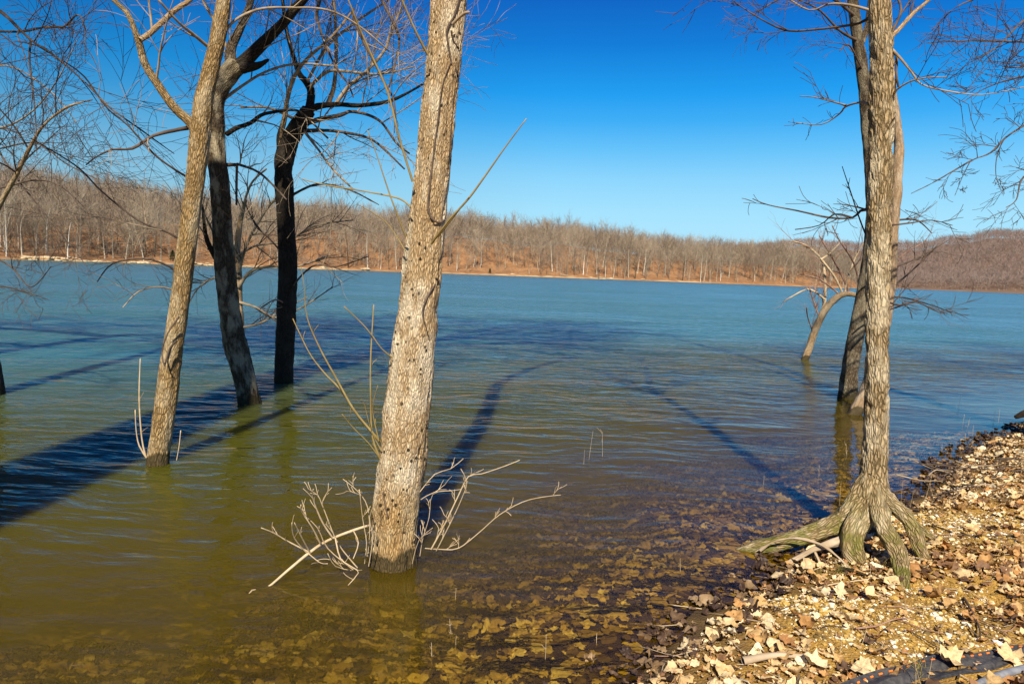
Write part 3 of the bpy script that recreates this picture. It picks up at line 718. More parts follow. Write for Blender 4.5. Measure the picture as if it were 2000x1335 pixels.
limb(t1, [(350, 618, 4), (328, 650, 3), (316, 690, 3), (322, 715, 3)], dL-.1, dL-.15, M_TWIG_D, dens=0)
limb(t1, [(345, 665, 5), (332, 680, 4), (322, 712, 3)], dL-.12, dL-.12, M_TWIG_D, dens=0)
limb(t1, [(285, 892, 4), (277, 855, 3), (272, 780, 3), (274, 700, 2)], dL-.05, dL-.1, M_TWIG_W, dens=3, L=.12, lev=0, name='shoot')
limb(t1, [(286, 893, 4), (272, 870, 3), (266, 840, 2), (264, 800, 2)], dL-.05, dL-.1, M_TWIG_W, dens=0, name='shoot')
limb(t1, [(345, 898, 2), (350, 870, 2), (353, 840, 2)], dL-.1, dL-.1, M_TWIG_W, dens=0, name='shoot')
for a in range(6):
    az = a*2.4+1; grow(CR[t1.name], topL+Vector((0, 0, -.12*a)), Vector((math.cos(az)*.7, math.sin(az)*.7, 1)), rng.uniform(2.2, 3.4), .05 if a == 0 else .03, 3, 5, .02, .12, (25, 55))
crown_end(t1)

# T2: dark bent trunk
b2 = G(485, 786); d2 = b2.y
t2 = hero('bare_tree', 'bent tree behind the front left trunk, black in shade below and lichen-pale above', b2)
spec = [(487, 786, 46), (480, 750, 44), (470, 710, 42), (456, 660, 42), (447, 600, 38), (441, 540, 38), (434, 450, 36), (429, 350, 33), (424, 320, 33), (422, 290, 32), (420, 240, 34), (420, 200, 34), (430, 170, 36), (447, 145, 36), (463, 127, 34)]
pts, rad = trunk_path(spec, d2, d2+.3, .04)
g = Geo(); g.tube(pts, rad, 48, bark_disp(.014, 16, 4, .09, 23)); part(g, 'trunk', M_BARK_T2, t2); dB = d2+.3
crown_start(t2)
limb(t2, [(455, 135, 24), (450, 112, 20), (452, 92, 18), (466, 62, 15), (480, 30, 13), (490, 0, 12), (500, -80, 11), (520, -200, 9)], dB, dB+.3, M_BARK_D, dens=1.6, L=1.3)
limb(t2, [(466, 130, 26), (490, 108, 24), (520, 78, 20), (550, 48, 18), (578, 15, 16), (600, -10, 15), (650, -80, 13), (700, -180, 10)], dB, dB-.2, M_BARK_K, dens=1.8, L=1.3)
limb(t2, [(475, 133, 20), (495, 130, 15), (508, 126, 11), (524, 117, 5)], dB-.1, dB-.3, M_BARK_K, dens=0, name='stub')
limb(t2, [(443, 262, 10), (462, 250, 9), (490, 240, 8), (510, 225, 7), (540, 218, 6), (575, 215, 5), (600, 230, 4), (640, 270, 3)], dB, dB-.5, M_BARK_K, dens=3, L=.8, droop=.05)
limb(t2, [(405, 310, 12), (396, 285, 9), (388, 260, 7)], dB, dB+.1, M_BARK_S, dens=0)
limb(t2, [(440, 322, 7), (462, 322, 6), (468, 322, 5), (510, 340, 4), (560, 390, 3)], dB, dB-.3, M_TWIG_D, dens=4, L=.7)
limb(t2, [(463, 322, 5), (462, 360, 5), (462, 400, 4)], dB-.1, dB-.1, M_TWIG_D, dens=0)
limb(t2, [(452, 125, 6), (430, 60, 5), (400, 10, 4), (380, -40, 3)], dB, dB+.4, M_TWIG, dens=3, L=.9)
limb(t2, [(425, 510, 11), (405, 470, 9), (398, 430, 5), (396, 400, 3)], d2+.15, d2-.2, M_BARK_K, dens=5, L=.5, lev=1)
limb(t2, [(430, 200, 6), (470, 170, 5), (520, 140, 4), (580, 125, 4), (660, 130, 3)], dB, dB+.5, M_TWIG, dens=3, L=.8, droop=.04)
for a in range(6):
    az = a*2.4+2; grow(CR[t2.name], P(500+rng.uniform(-20, 160), -60-rng.random()*100, dB), Vector((math.cos(az)*.8, math.sin(az)*.8, 1)), rng.uniform(2.5, 3.6), .04, 3, 4, .02, .12, (25, 55))
crown_end(t2)

# small pale snag with a bushy spread behind T2
b2b = G(468, 700); d2b = b2b.y
t2b = hero('bare_tree', 'thin pale snag with a spray of bare twigs just behind the bent black trunk', b2b)
crown_start(t2b)
pts, rad = trunk_path([(472, 702, 15), (470, 640, 14), (466, 590, 14), (466, 540, 14), (463, 500, 13), (468, 440, 9), (480, 390, 6)], d2b, d2b+.2, .05)
g = Geo(); g.tube(pts, rad, 16, bark_disp(.008, 16, 5, .1, 31)); part(g, 'trunk', M_BARK_S, t2b)
for s_ in ([(466, 560, 8), (490, 530, 6), (530, 520, 5), (580, 520, 4), (640, 500, 3)], [(466, 530, 7), (485, 470, 5), (520, 410, 4), (545, 380, 3)], [(464, 540, 7), (440, 500, 5), (410, 440, 4), (390, 400, 3)],
           [(467, 590, 6), (500, 600, 4), (540, 620, 3), (590, 600, 3), (650, 560, 2)], [(467, 560, 6), (430, 540, 4), (390, 560, 3), (370, 590, 2)], [(468, 640, 5), (510, 630, 4), (560, 600, 3), (600, 580, 2)],
           [(470, 420, 5), (490, 360, 4), (520, 330, 3)], [(463, 500, 6), (500, 480, 4), (560, 470, 4), (620, 440, 3), (690, 430, 2)]):
    limb(t2b, s_, d2b, d2b-rng.uniform(0, .8), M_TWIG, dens=5, L=.9, lev=1, nch=4, droop=.03)
crown_end(t2b, M_TWIG_D)

# T3: straight black trunk
b3 = G(554, 746); d3 = b3.y
t3 = hero('bare_tree', 'straight black tree trunk in the water, farthest back of the left group', b3)
spec = [(554, 746, 36), (555, 700, 37), (559, 620, 37), (562, 540, 35), (560, 460, 34), (557, 400, 33), (554, 340, 34), (556, 310, 36), (565, 280, 34), (577, 255, 31), (590, 235, 29), (603, 215, 25)]
pts, rad = trunk_path(spec, d3, d3+.1, .04)
g = Geo(); g.tube(pts, rad, 44, bark_disp(.014, 14, 4, .08, 41)); part(g, 'trunk', M_BARK_K, t3)
crown_start(t3); D = d3+.1
kw = dict(L=1.5, lev=2, nch=5, rmin=.0031)
limb(t3, [(603, 218, 18), (607, 195, 16), (607, 175, 15), (598, 160, 13), (585, 145, 10), (573, 110, 8), (560, 60, 7), (552, 0, 6)], D, D+.3, M_BARK_K, dens=1.8, **kw)
limb(t3, [(549, 290, 15), (547, 265, 12), (555, 235, 9), (562, 190, 8), (575, 150, 7), (600, 115, 6), (650, 70, 5), (690, 20, 4)], D, D-.5, M_BARK_S, dens=1.8, **kw)
limb(t3, [(600, 215, 16), (625, 207, 12), (660, 204, 9), (700, 206, 8), (750, 200, 7), (790, 185, 5), (850, 150, 3)], D, D-.8, M_BARK_K, dens=2.0, **kw)
limb(t3, [(640, 205, 10), (652, 170, 8), (656, 120, 7), (656, 60, 6), (652, 0, 5)], D, D+.5, M_BARK_S, dens=1.8, **kw)
limb(t3, [(655, 205, 8), (680, 170, 7), (715, 140, 6), (750, 100, 5), (770, 50, 4), (790, 0, 3)], D, D-.3, M_TWIG, dens=2.0, **kw)
limb(t3, [(598, 240, 12), (630, 232, 9), (665, 225, 8), (690, 218, 6), (740, 235, 5), (775, 280, 4), (800, 300, 3)], D, D+.8, M_TWIG_D, dens=2.0, droop=.06, **kw)
limb(t3, [(600, 255, 8), (640, 255, 6), (680, 260, 5), (730, 275, 4), (790, 330, 3)], D, D-.9, M_TWIG_D, dens=2.2, droop=.07, **kw)
limb(t3, [(585, 240, 7), (560, 225, 5), (520, 210, 4), (470, 210, 3)], D, D-.4, M_TWIG, dens=2.2, droop=.05, **kw)
limb(t3, [(590, 250, 7), (620, 290, 5), (650, 330, 4), (690, 370, 3)], D, D-.3, M_TWIG, dens=2.5, droop=.1, L=.9)
limb(t3, [(605, 170, 7), (640, 140, 6), (680, 140, 5), (740, 145, 4), (810, 130, 3)], D, D-.5, M_TWIG, dens=2.5, **kw)
limb(t3, [(600, 160, 6), (640, 90, 5), (700, 40, 4), (760, 0, 3)], D, D+.6, M_TWIG, dens=2.5, **kw)
limb(t3, [(556, 500, 4), (530, 470, 3), (500, 440, 3), (480, 400, 2)], D-.1, D-.6, M_TWIG_D, dens=4, L=.4, lev=1)
limb(t3, [(565, 600, 3), (540, 585, 3), (510, 600, 2)], D-.15, D-.5, M_TWIG_R, dens=4, L=.5, lev=1)
limb(t3, [(570, 560, 4), (610, 520, 3), (660, 520, 3), (720, 500, 2)], D-.15, D-.3, M_TWIG_D, dens=4, L=.5, lev=1)
limb(t3, [(572, 380, 5), (620, 360, 4), (680, 370, 3), (740, 400, 2)], D, D-.4, M_TWIG_D, dens=3, L=.7, lev=1)
for s_ in ([(690, 18, 5), (695, 50, 5), (745, 150, 4), (770, 200, 3), (770, 260, 2)], [(625, 0, 6), (620, 40, 6), (650, 120, 4), (680, 165, 3), (690, 190, 2)], [(745, 0, 5), (775, 60, 5), (778, 95, 4), (760, 170, 3)]):
    limb(t3, s_, D-2.2, D-2.6, M_TWIG_D, dens=2.5, L=.6, lev=1, droop=.05)
crown_end(t3)

# T0: tree out of frame to the left whose branches reach in
b0 = G(-22, 770); d0 = b0.y
t0 = hero('bare_tree', 'dark tree at the left edge of the photo, mostly only branches showing', b0)
pts, rad = trunk_path([(-22, 770, 50), (-35, 650, 44), (-60, 480, 40), (-80, 300, 36), (-110, 100, 32), (-140, -100, 28), (-150, -300, 22)], d0, d0+.3, .05)
g = Geo(); g.tube(pts, rad, 36, bark_disp(.014, 16, 4, .09, 53)); part(g, 'trunk', M_BARK_K, t0); crown_start(t0)
for s_, dd, mt, tw, ll in [
    ([(-60, 520, 16), (-20, 440, 12), (5, 390, 11), (30, 345, 10), (60, 285, 8), (85, 245, 6), (130, 210, 5), (180, 195, 3)], -1.2, M_BARK_S, 2.5, .8),
    ([(-80, -40, 14), (-30, 0, 9), (10, 30, 8), (60, 78, 6), (105, 108, 5), (165, 160, 4), (215, 210, 4), (270, 250, 3), (340, 300, 2)], -1.6, M_TWIG_D, 2.8, .8),
    ([(60, 78, 6), (58, 120, 5), (65, 180, 4), (70, 240, 3), (72, 300, 2)], -1.5, M_TWIG_D, 2.5, .6),
    ([(-40, 60, 7), (40, 62, 5), (90, 53, 5), (125, 52, 5), (150, 30, 4), (165, 50, 3), (168, 110, 2)], -1.2, M_TWIG_D, 3, .6),
    ([(-60, 240, 6), (0, 250, 5), (60, 220, 4), (110, 160, 3), (150, 80, 2)], -1.4, M_TWIG, 3, .7),
    ([(-60, 300, 6), (0, 290, 4), (70, 280, 4), (130, 320, 3), (190, 350, 2)], -1.0, M_TWIG_D, 3.5, .7),
    ([(-60, 380, 6), (10, 365, 4), (70, 352, 4), (120, 365, 3), (180, 420, 2)], -.8, M_TWIG_D, 3.5, .7),
    ([(-50, 480, 5), (20, 520, 4), (60, 560, 3), (100, 520, 2)], -1.0, M_TWIG_D, 3.5, .5),
    ([(-50, 560, 5), (10, 560, 4), (50, 570, 3), (95, 585, 2)], -1.0, M_TWIG_D, 3.0, .4),
    ([(-60, 140, 6), (20, 130, 4), (100, 180, 3), (150, 240, 2)], -.6, M_TWIG, 3.5, .8),
    ([(-60, 200, 6), (20, 330, 4), (90, 420, 3), (170, 520, 2)], -.6, M_TWIG_D, 2.5, .6)]:
    limb(t0, [(q[0], q[1], q[2]*.75) for q in s_], d0, d0+dd, mt, dens=tw*1.0, L=ll*1.5, lev=2, nch=4, droop=.05)
for a in range(4):
    az = a*1.6+2.5; grow(CR[t0.name], pts[-1]+Vector((0, 0, -.2*a)), Vector((math.cos(az)*.7, math.sin(az)*.7, .9)), rng.uniform(2.5, 3.5), .05, 3, 4, .02, .12, (25, 55))
crown_end(t0, M_TWIG_D)

# T5: right-hand tree on the bank with splayed roots
bR = G(1700, 1075, .03); dR = bR.y
t5 = hero('bare_tree', 'tall flaky barked tree on the right bank with splayed mossy roots', bR)
spec = [(1700, 1026, 56), (1700, 1010, 70), (1701, 990, 72), (1703, 960, 62), (1706, 925, 48), (1709, 880, 45), (1712, 800, 42), (1713, 700, 41), (1713, 600, 40), (1716, 500, 41), (1718, 410, 42), (1720, 300, 40), (1722, 200, 43), (1723, 130, 39), (1720, 60, 38), (1718, 0, 36), (1716, -150, 33), (1712, -400, 28), (1700, -700, 22)]
pts, rad = traced(spec, dR, dR+.25, .02)
g = Geo(); g.tube(pts, rad, 80, bark_disp(.015, 22, 9, .06, 61), cap=False); part(g, 'trunk', M_BARK_R, t5); topR = pts[-1]
def root(spec, ds, name='root', mat=M_ROOT):
    pts = []; rad = []
    for (px, py, wd), d in zip(spec, ds): pts.append(P(px, py, d)); rad.append(wd/2*d/FPX)
    pts, rad = smooth_path(pts, rad, .02)
    g = Geo(); dl = bark_disp(.009, 26, 7, .22, spec[0][0]+len(spec)); g.tube(pts, rad, 34, lambda x, y, z, r: dl(x, y, z, r)+r*.13*np.sin(np.arctan2(y, x)*4+z*3+2*vnoise(z*5, 0, 1))); part(g, name, mat, t5)
def onG(px, py, z=.02): return G(px, py, z).y
def root_to(spec, d_a, z_end, out=.0):
    d_b = G(spec[-1][0], spec[-1][1], z_end).y; n = len(spec)
    root(spec, [d_a+(d_b-d_a)*(i/(n-1))**1.15 for i in range(n)])
root_to([(1700, 930, 28), (1684, 972, 42), (1654, 1010, 48), (1610, 1033, 42), (1562, 1049, 35), (1512, 1061, 30), (1470, 1069, 24), (1438, 1079, 12)], dR-.03, -.03)
root_to([(1704, 950, 24), (1696, 980, 38), (1684, 1008, 44), (1668, 1038, 42), (1664, 1066, 42), (1674, 1090, 38), (1690, 1108, 20)], dR-.04, gz1(bR.x, bR.y)-.02)
cR = G(1767, 1145, .1)
root_to([(1709, 945, 14), (1713, 972, 24), (1719, 1006, 27), (1732, 1040, 32), (1750, 1070, 35), (1760, 1102, 33), (1764, 1130, 29), (1765, 1158, 26)], dR-.06, gz1(cR.x, cR.y)-.04)
cR = G(1800, 1094, .1)
root_to([(1708, 925, 20), (1731, 968, 25), (1766, 1003, 25), (1785, 1036, 27), (1795, 1068, 23), (1812, 1098, 12)], dR+.01, gz1(cR.x, cR.y)-.02)
root([(1714, 950, 20), (1735, 980, 22), (1770, 1012, 24), (1800, 1036, 18), (1830, 1056, 10)], [dR+.06, dR+.08, dR+.12, dR+.12, dR+.08])
root([(1655, 1052, 14), (1620, 1062, 12), (1585, 1074, 10), (1555, 1090, 9), (1534, 1100, 6)], [dR-.12, dR-.16, dR-.2, dR-.22, dR-.24], mat=M_DEADWOOD)
root([(1590, 1074, 7), (1596, 1088, 6), (1602, 1102, 4)], [dR-.2, dR-.22, dR-.25], mat=M_DEADWOOD)
root([(1484, 1074, 5), (1510, 1058, 5), (1545, 1050, 6), (1580, 1055, 6), (1615, 1070, 6), (1640, 1090, 6), (1660, 1110, 5)], [dR-.1, dR-.12, dR-.15, dR-.2, dR-.25, dR-.3, dR-.35], mat=M_DEADWOOD)
crown_start(t5)
RB = dR+.2
for s_, dd, mt, dn, ll, lv in [
    ([(1700, 408, 8), (1680, 412, 5), (1665, 425, 4), (1620, 425, 4), (1560, 412, 3), (1500, 400, 2), (1470, 388, 1.5)], .6, M_TWIG_D, 5, .3, 1),
    ([(1665, 425, 4), (1630, 418, 3), (1600, 440, 2), (1553, 448, 2)], .5, M_TWIG_D, 5, .25, 1),
    ([(1702, 205, 6), (1680, 200, 4), (1652, 208, 4), (1640, 222, 3), (1605, 243, 2), (1556, 240, 2)], .7, M_TWIG, 5, .3, 1),
    ([(1652, 206, 4), (1630, 200, 3), (1590, 190, 2), (1562, 188, 1.5)], .7, M_TWIG, 4, .25, 1),
    ([(1704, 30, 7), (1680, 45, 5), (1640, 52, 5), (1590, 58, 4), (1540, 60, 4), (1500, 45, 3), (1450, 15, 2), (1430, 0, 2)], .8, M_TWIG_D, 4, .5, 2),
    ([(1705, 22, 6), (1660, 10, 5), (1620, 8, 4), (1580, 20, 3), (1530, -10, 3)], .4, M_TWIG, 4, .5, 2),
    ([(1738, 75, 9), (1758, 55, 8), (1785, 25, 7), (1815, 0, 6), (1850, -40, 5)], .3, M_BARK_S, 2.5, .8, 2),
    ([(1740, 95, 6), (1755, 110, 5), (1780, 140, 4), (1800, 165, 3), (1850, 178, 3), (1920, 185, 2), (2000, 170, 2)], -.5, M_TWIG, 4.5, .35, 2),
    ([(1740, 98, 7), (1752, 108, 6), (1750, 140, 5), (1755, 170, 4)], -.1, M_TWIG_D, 2, .2, 1),
    ([(1742, 195, 6), (1752, 175, 4), (1790, 155, 3), (1850, 150, 2)], -.4, M_TWIG, 4, .4, 1),
    ([(1738, 70, 6), (1760, 20, 5), (1745, -20, 4)], .3, M_TWIG_D, 3, .6, 1),
    ([(1735, 590, 5), (1760, 596, 4), (1790, 590, 3), (1830, 608, 2), (1850, 612, 1.5)], .8, M_TWIG_D, 5, .3, 1),
    ([(1735, 605, 4), (1765, 595, 3), (1800, 582, 2)], .8, M_TWIG_D, 6, .25, 1),
    ([(1738, 440, 4), (1780, 435, 3), (1820, 430, 2), (1860, 440, 1.5)], .5, M_TWIG_D, 5, .3, 1),
    ([(1700, 480, 4), (1680, 430, 3), (1660, 370, 2), (1645, 325, 1.5)], .4, M_TWIG_D, 3, .2, 1)]:
    limb(t5, s_, RB, RB+dd, mt, dens=dn, L=ll, lev=lv, nch=4)
for a in range(7):
    az = a*2.4+1; grow(CR[t5.name], topR+Vector((0, 0, -.12*a)), Vector((math.cos(az)*.7, math.sin(az)*.7, 1)), rng.uniform(2.5, 3.6), .06 if a == 0 else .035, 3, 5, .02, .12, (25, 55))
crown_end(t5, M_TWIG_D)

# T6: trunk in the water behind the right tree, its top parting left
b6 = G(1655, 776); d6 = b6.y
t6 = hero('bare_tree', 'trunk in the water behind the right bank tree, its top parting left', b6)
spec = [(1655, 776, 37), (1658, 740, 33), (1665, 690, 31), (1675, 640, 29), (1684, 590, 27), (1692, 540, 25), (1700, 480, 24), (1704, 420, 23), (1703, 360, 23), (1699, 300, 22), (1694, 240, 22), (1690, 180, 22), (1683, 130, 21), (1677, 90, 20), (1672, 50, 19), (1665, 0, 18), (1650, -100, 16), (1630, -260, 12)]
pts, rad = trunk_path(spec, d6, d6+.3, .05)
g = Geo(); g.tube(pts, rad, 40, bark_disp(.012, 14, 5, .08, 71)); part(g, 'trunk', M_BARK_D, t6); crown_start(t6)
limb(t6, [(1683, 85, 11), (1692, 60, 10), (1698, 20, 9), (1703, -40, 8)], d6+.2, d6+.3, M_BARK_D, dens=2, L=.6)
for s_ in ([(1675, 80, 6), (1640, 60, 4), (1600, 20, 3), (1560, 0, 2)], [(1668, 30, 6), (1630, 0, 5), (1580, -20, 4), (1520, 0, 3), (1470, 30, 2)], [(1690, 150, 4), (1660, 90, 3), (1640, 100, 2)]):
    limb(t6, s_, d6+.2, d6-.4, M_TWIG_D, dens=4, L=.6, lev=2)
grow(CR[t6.name], pts[-1], (0, 0, 1), 3, .05, 3, 5)
grow(CR[t6.name], pts[-4], (-.6, .2, 1), 2.5, .04, 3, 5)
crown_end(t6, M_TWIG_D)

# T7: second stem showing right of the bank tree
b7 = G(1672, 808); d7 = b7.y
t7 = hero('bare_tree', 'leaning bleached trunk, its foot and upper stem peeping from behind the right bank tree', b7)
spec = [(1668, 808, 26), (1684, 780, 26), (1702, 730, 24), (1722, 660, 22), (1736, 580, 21), (1741, 520, 20), (1744, 450, 19), (1750, 380, 20), (1753, 320, 19), (1756, 290, 17), (1750, 230, 15), (1744, 190, 14), (1738, 150, 12), (1730, 100, 10), (1724, 0, 8)]
pts, rad = trunk_path(spec, d7, d7+.3, .05, .3)
g = Geo(); g.tube(pts, rad, 32, bark_disp(.008, 14, 5, .07, 83)); part(g, 'trunk', bark_mat('bark_bare', (.42, .30, .19), (.22, .15, .09), (.5, .42, .32), .5, .5, .006), t7)
crown_start(t7)
for s_ in ([(1752, 520, 4), (1800, 500, 3), (1850, 470, 2)], [(1745, 560, 4), (1790, 520, 3), (1830, 480, 2)], [(1748, 430, 4), (1790, 430, 3), (1820, 455, 1.5)]):
    limb(t7, s_, d7+.2, d7+.6, M_TWIG_D, dens=4, L=.4, lev=1)
crown_end(t7, M_TWIG_D)

# T8: small bowed tree
b8 = G(1571, 702); d8 = b8.y
t8 = hero('bare_tree', 'small bowed tree bending over the water left of the right bank tree', b8)
spec = [(1572, 702, 14), (1580, 680, 13), (1590, 650, 13), (1602, 622, 13), (1615, 600, 13), (1632, 582, 12), (1650, 574, 11), (1668, 575, 10), (1686, 582, 9), (1705, 592, 7), (1720, 610, 4)]
pts, rad = trunk_path(spec, d8, d8-.3, .05, .3)
g = Geo(); g.tube(pts, rad, 20, bark_disp(.008, 14, 5, .08, 91)); part(g, 'trunk', M_BARK_S, t8); crown_start(t8)
for s_, mt in [([(1598, 628, 6), (1608, 600, 6), (1612, 570, 5), (1610, 530, 5), (1603, 505, 4), (1575, 480, 3), (1545, 470, 2)], M_TWIG_W), ([(1603, 507, 4), (1620, 495, 3), (1640, 475, 2)], M_TWIG_W),
           ([(1646, 573, 4), (1630, 540, 4), (1603, 505, 4)], M_TWIG_W), ([(1650, 572, 4), (1655, 545, 3), (1672, 500, 3), (1690, 470, 2)], M_TWIG_W), ([(1660, 575, 4), (1640, 530, 3), (1600, 460, 2)], M_TWIG_R),
           ([(1612, 585, 4), (1580, 565, 3), (1545, 580, 2), (1530, 590, 1.5)], M_TWIG_W), ([(1600, 620, 3), (1590, 590, 3), (1580, 560, 2)], M_TWIG_R), ([(1640, 575, 3), (1600, 545, 3), (1560, 535, 2)], M_TWIG_R),
           ([(1680, 578, 4), (1670, 520, 3), (1640, 470, 2), (1625, 440, 1.5)], M_TWIG_R), ([(1690, 585, 4), (1720, 540, 3), (1760, 500, 2), (1810, 470, 1.5)], M_TWIG_R), ([(1590, 655, 3), (1578, 620, 2), (1575, 600, 1.5)], M_TWIG_R),
           ([(1700, 592, 3), (1750, 580, 3), (1800, 590, 2), (1860, 610, 1.5)], M_TWIG_D)]:
    limb(t8, s_, d8, d8+rng.uniform(-.8, .8), mt, dens=3.5, L=.7, lev=1, nch=4)
crown_end(t8, M_TWIG_R)

# T9: tree out of frame to the right, branches hanging in
b9 = G(2230, 900, .15); d9 = b9.y
b9.z = gz1(b9.x, b9.y)
t9 = hero('bare_tree', 'dark branches of a bank tree hanging in at the upper right edge of the photo', b9)
pts = [b9+Vector((0, 0, -.3)), b9+Vector((.05, 0, 1.2)), b9+Vector((.15, .1, 3)), b9+Vector((.1, .2, 5.2)), b9+Vector((.2, .2, 7.5))]
pts, rad = smooth_path(pts, [.2, .17, .14, .11, .07], .05)
g = Geo(); g.tube(pts, rad, 36, bark_disp(.014, 16, 5, .09, 97)); part(g, 'trunk', M_BARK_D, t9); crown_start(t9)
for s_, dd, dn, ll in [
    ([(2220, 120, 16), (2100, 180, 10), (2040, 220, 6), (2000, 245, 5), (1965, 268, 5), (1935, 298, 4), (1900, 312, 4), (1860, 335, 3), (1820, 358, 2), (1780, 378, 2)], -.8, 3.2, .35),
    ([(1962, 270, 3), (1948, 300, 3), (1945, 340, 2), (1955, 372, 1.5)], -.6, 4, .15), ([(1895, 315, 3), (1880, 345, 2), (1865, 382, 1.5)], -.6, 3, .12),
    ([(2200, -40, 14), (2100, 20, 8), (2040, 70, 6), (2000, 82, 5), (1940, 80, 4), (1880, 80, 3), (1810, 84, 2)], -.5, 4, .5),
    ([(2200, -60, 12), (2080, -10, 7), (2000, 40, 5), (1950, 90, 4), (1900, 120, 2)], -1.2, 4, .5),
    ([(2200, -90, 12), (2050, -60, 7), (1960, -20, 5), (1900, 0, 4), (1860, 20, 3), (1820, 60, 2)], -.6, 4, .6),
    ([(2160, 300, 10), (2060, 330, 6), (2000, 345, 5), (1985, 390, 3), (1965, 405, 2)], -.5, 5, .3),
    ([(2160, 180, 10), (2060, 160, 6), (2000, 150, 4), (1930, 170, 3), (1880, 200, 2)], -.9, 4, .4),
    ([(2180, 60, 10), (2060, 100, 6), (2000, 130, 4), (1960, 130, 3)], -.3, 5, .5)]:
    limb(t9, [(q[0], q[1], q[2]*.7) for q in s_], d9, d9+dd, M_TWIG_D, dens=dn, L=ll, lev=2, nch=4, droop=.03)
for a in range(6):
    az = a*1.1; grow(CR[t9.name], pts[-1]+Vector((0, 0, -.25*a)), Vector((math.cos(az)*.8, math.sin(az)*.8, .9)), rng.uniform(2.5, 3.5), .045, 3, 4, .02, .12, (25, 55))
crown_end(t9, M_TWIG_D)

# trees behind the camera that throw the long shadows over the water
def shade_tree(x, y, r, path, label, limbs, stem=None):
    z0 = gz1(x, y); t = hero('bare_tree', label, (x, y, z0))
    pts = [Vector((x+a, y+b_, z0+c)) for a, b_, c in path]; pts, rad = smooth_path(pts, list(np.linspace(r*1.1, r*.62, len(pts))), .25)
    g = Geo(); g.tube(pts, rad, 24, bark_disp(.02, 8, 3, .06, x*7)); part(g, 'trunk', M_BARK_D, t); c = Geo()
    if stem:
        pts, rad = smooth_path([Vector((x+a, y+b_, z0+c_)) for a, b_, c_ in stem], list(np.linspace(r*.55, r*.42, len(stem))), .2)
        g = Geo(); g.tube(pts, rad, 18, bark_disp(.02, 8, 3, .06, 3)); part(g, 'limb', M_BARK_D, t)
    for (f, dx, dy, dz, L, rr_) in limbs:
        grow(c, pts[int(f*(len(pts)-1))], (dx, dy, dz), L, rr_, 3, 8, .01, .13, (25, 60), rmin=.017)
    part(c, 'crown', M_TWIG_D, t)
shade_tree(-4.55, -2.2, .66, [(0, 0, -.4), (0, 0, 4), (.03, 0, 8), (0, 0, 12), (.02, 0, 13.5)], 'very large bare tree on the bank behind the photographer to the left',
           [(1, -1, .3, .6, 7, .22), (.98, .8, .5, .7, 7, .2), (1, -1, -.2, .35, 7, .18), (.9, 1, .2, .2, 6.5, .16), (.96, .5, 1, .5, 5, .14), (1, -.4, 1, .6, 5, .14)], [(.0, 0, 13.0), (.45, 0, 14.0), (.62, 0, 15.2), (.66, 0, 16.6), (.95, 0, 18.2)])
shade_tree(-11, -1.5, .3, [(0, 0, -.4), (.1, 0, 4), (.2, 0, 9), (.1, 0, 14), (.3, 0, 17)], 'bare tree on the bank far to the left of the photographer',
           [(1, 1, 0, .5, 5.5, .16), (.97, -1, .1, .5, 5, .16), (.9, 1, .3, .1, 5, .13), (.85, -.8, -.3, .3, 4.5, .12)])
shade_tree(12.2, -3.5, .3, [(0, 0, -.4), (.2, 0, 4), (.3, 0, 10), (.5, 0, 15), (.3, 0, 19)], 'bare tree on the bank behind the photographer to the right',
           [(1, 1, 0, .5, 5.5, .16), (.97, -.6, .1, .7, 4.5, .14), (.9, 1, .3, .1, 5.5, .13), (.85, .8, -.3, .3, 4.5, .12)])

# ------------------------------------------------------------------ leaf litter
def outline(kind):
    if kind == 'ovate':
        return [(math.sin(math.pi*t)*.32*(1-.25*t)*s, t-.5) for s, ts in ((1, np.linspace(0, 1, 8)), (-1, np.linspace(1, 0, 8)[1:-1])) for t in ts]
    if kind == 'maple':
        a = [(.04, -.45), (.14, -.36), (.32, -.34), (.30, -.22), (.46, -.08), (.40, .02), (.44, .18), (.31, .17), (.24, .22), (.16, .36), (0, .46)]
    elif kind == 'syc':
        a = [(.05, -.42), (.22, -.42), (.40, -.30), (.41, -.12), (.50, .04), (.40, .12), (.32, .22), (.22, .34), (0, .46)]
    else:
        a = [(.02, -.5), (.10, -.36), (.06, -.26), (.22, -.18), (.10, -.08), (.28, .04), (.13, .12), (.26, .26), (.12, .30), (.12, .44), (0, .5)]
    return a+[(-x, y) for x, y in a[::-1][1:]]
TPL = []
for k in range(24):
    kind = ['maple', 'syc', 'oak', 'ovate', 'syc', 'maple'][k % 6]; ol = outline(kind); R = random.Random(k+50)
    pts2 = [(x*(1+R.gauss(0, .07)), y*(1+R.gauss(0, .05))) for x, y in ol]
    inner = [(x*.5, y*.5) for x, y in pts2]
    allp = np.array(pts2+inner+[(0, 0)]); n = len(pts2)
    x, y = allp[:, 0], allp[:, 1]
    c1, c2, c3 = R.uniform(-.1, 1.5), R.uniform(-.7, 1.1), R.uniform(-.9, .9)
    z = c1*x*x+c2*y*y+c3*x*y+.07*np.sin(x*13+R.random()*6)+.06*np.sin(y*15+R.random()*6)+.10*np.abs(x)+np.array([R.gauss(0, .035) for _ in x])
    F = []
    for i in range(n):
        j = (i+1) % n; F.append([i, j, n+j]); F.append([i, n+j, n+i]); F.append([n+i, n+j, 2*n])
    vein = np.concatenate([np.zeros(n), np.full(n, .5), [1.0]])
    TPL.append((np.stack([x, y, z], -1), np.array(F), vein))
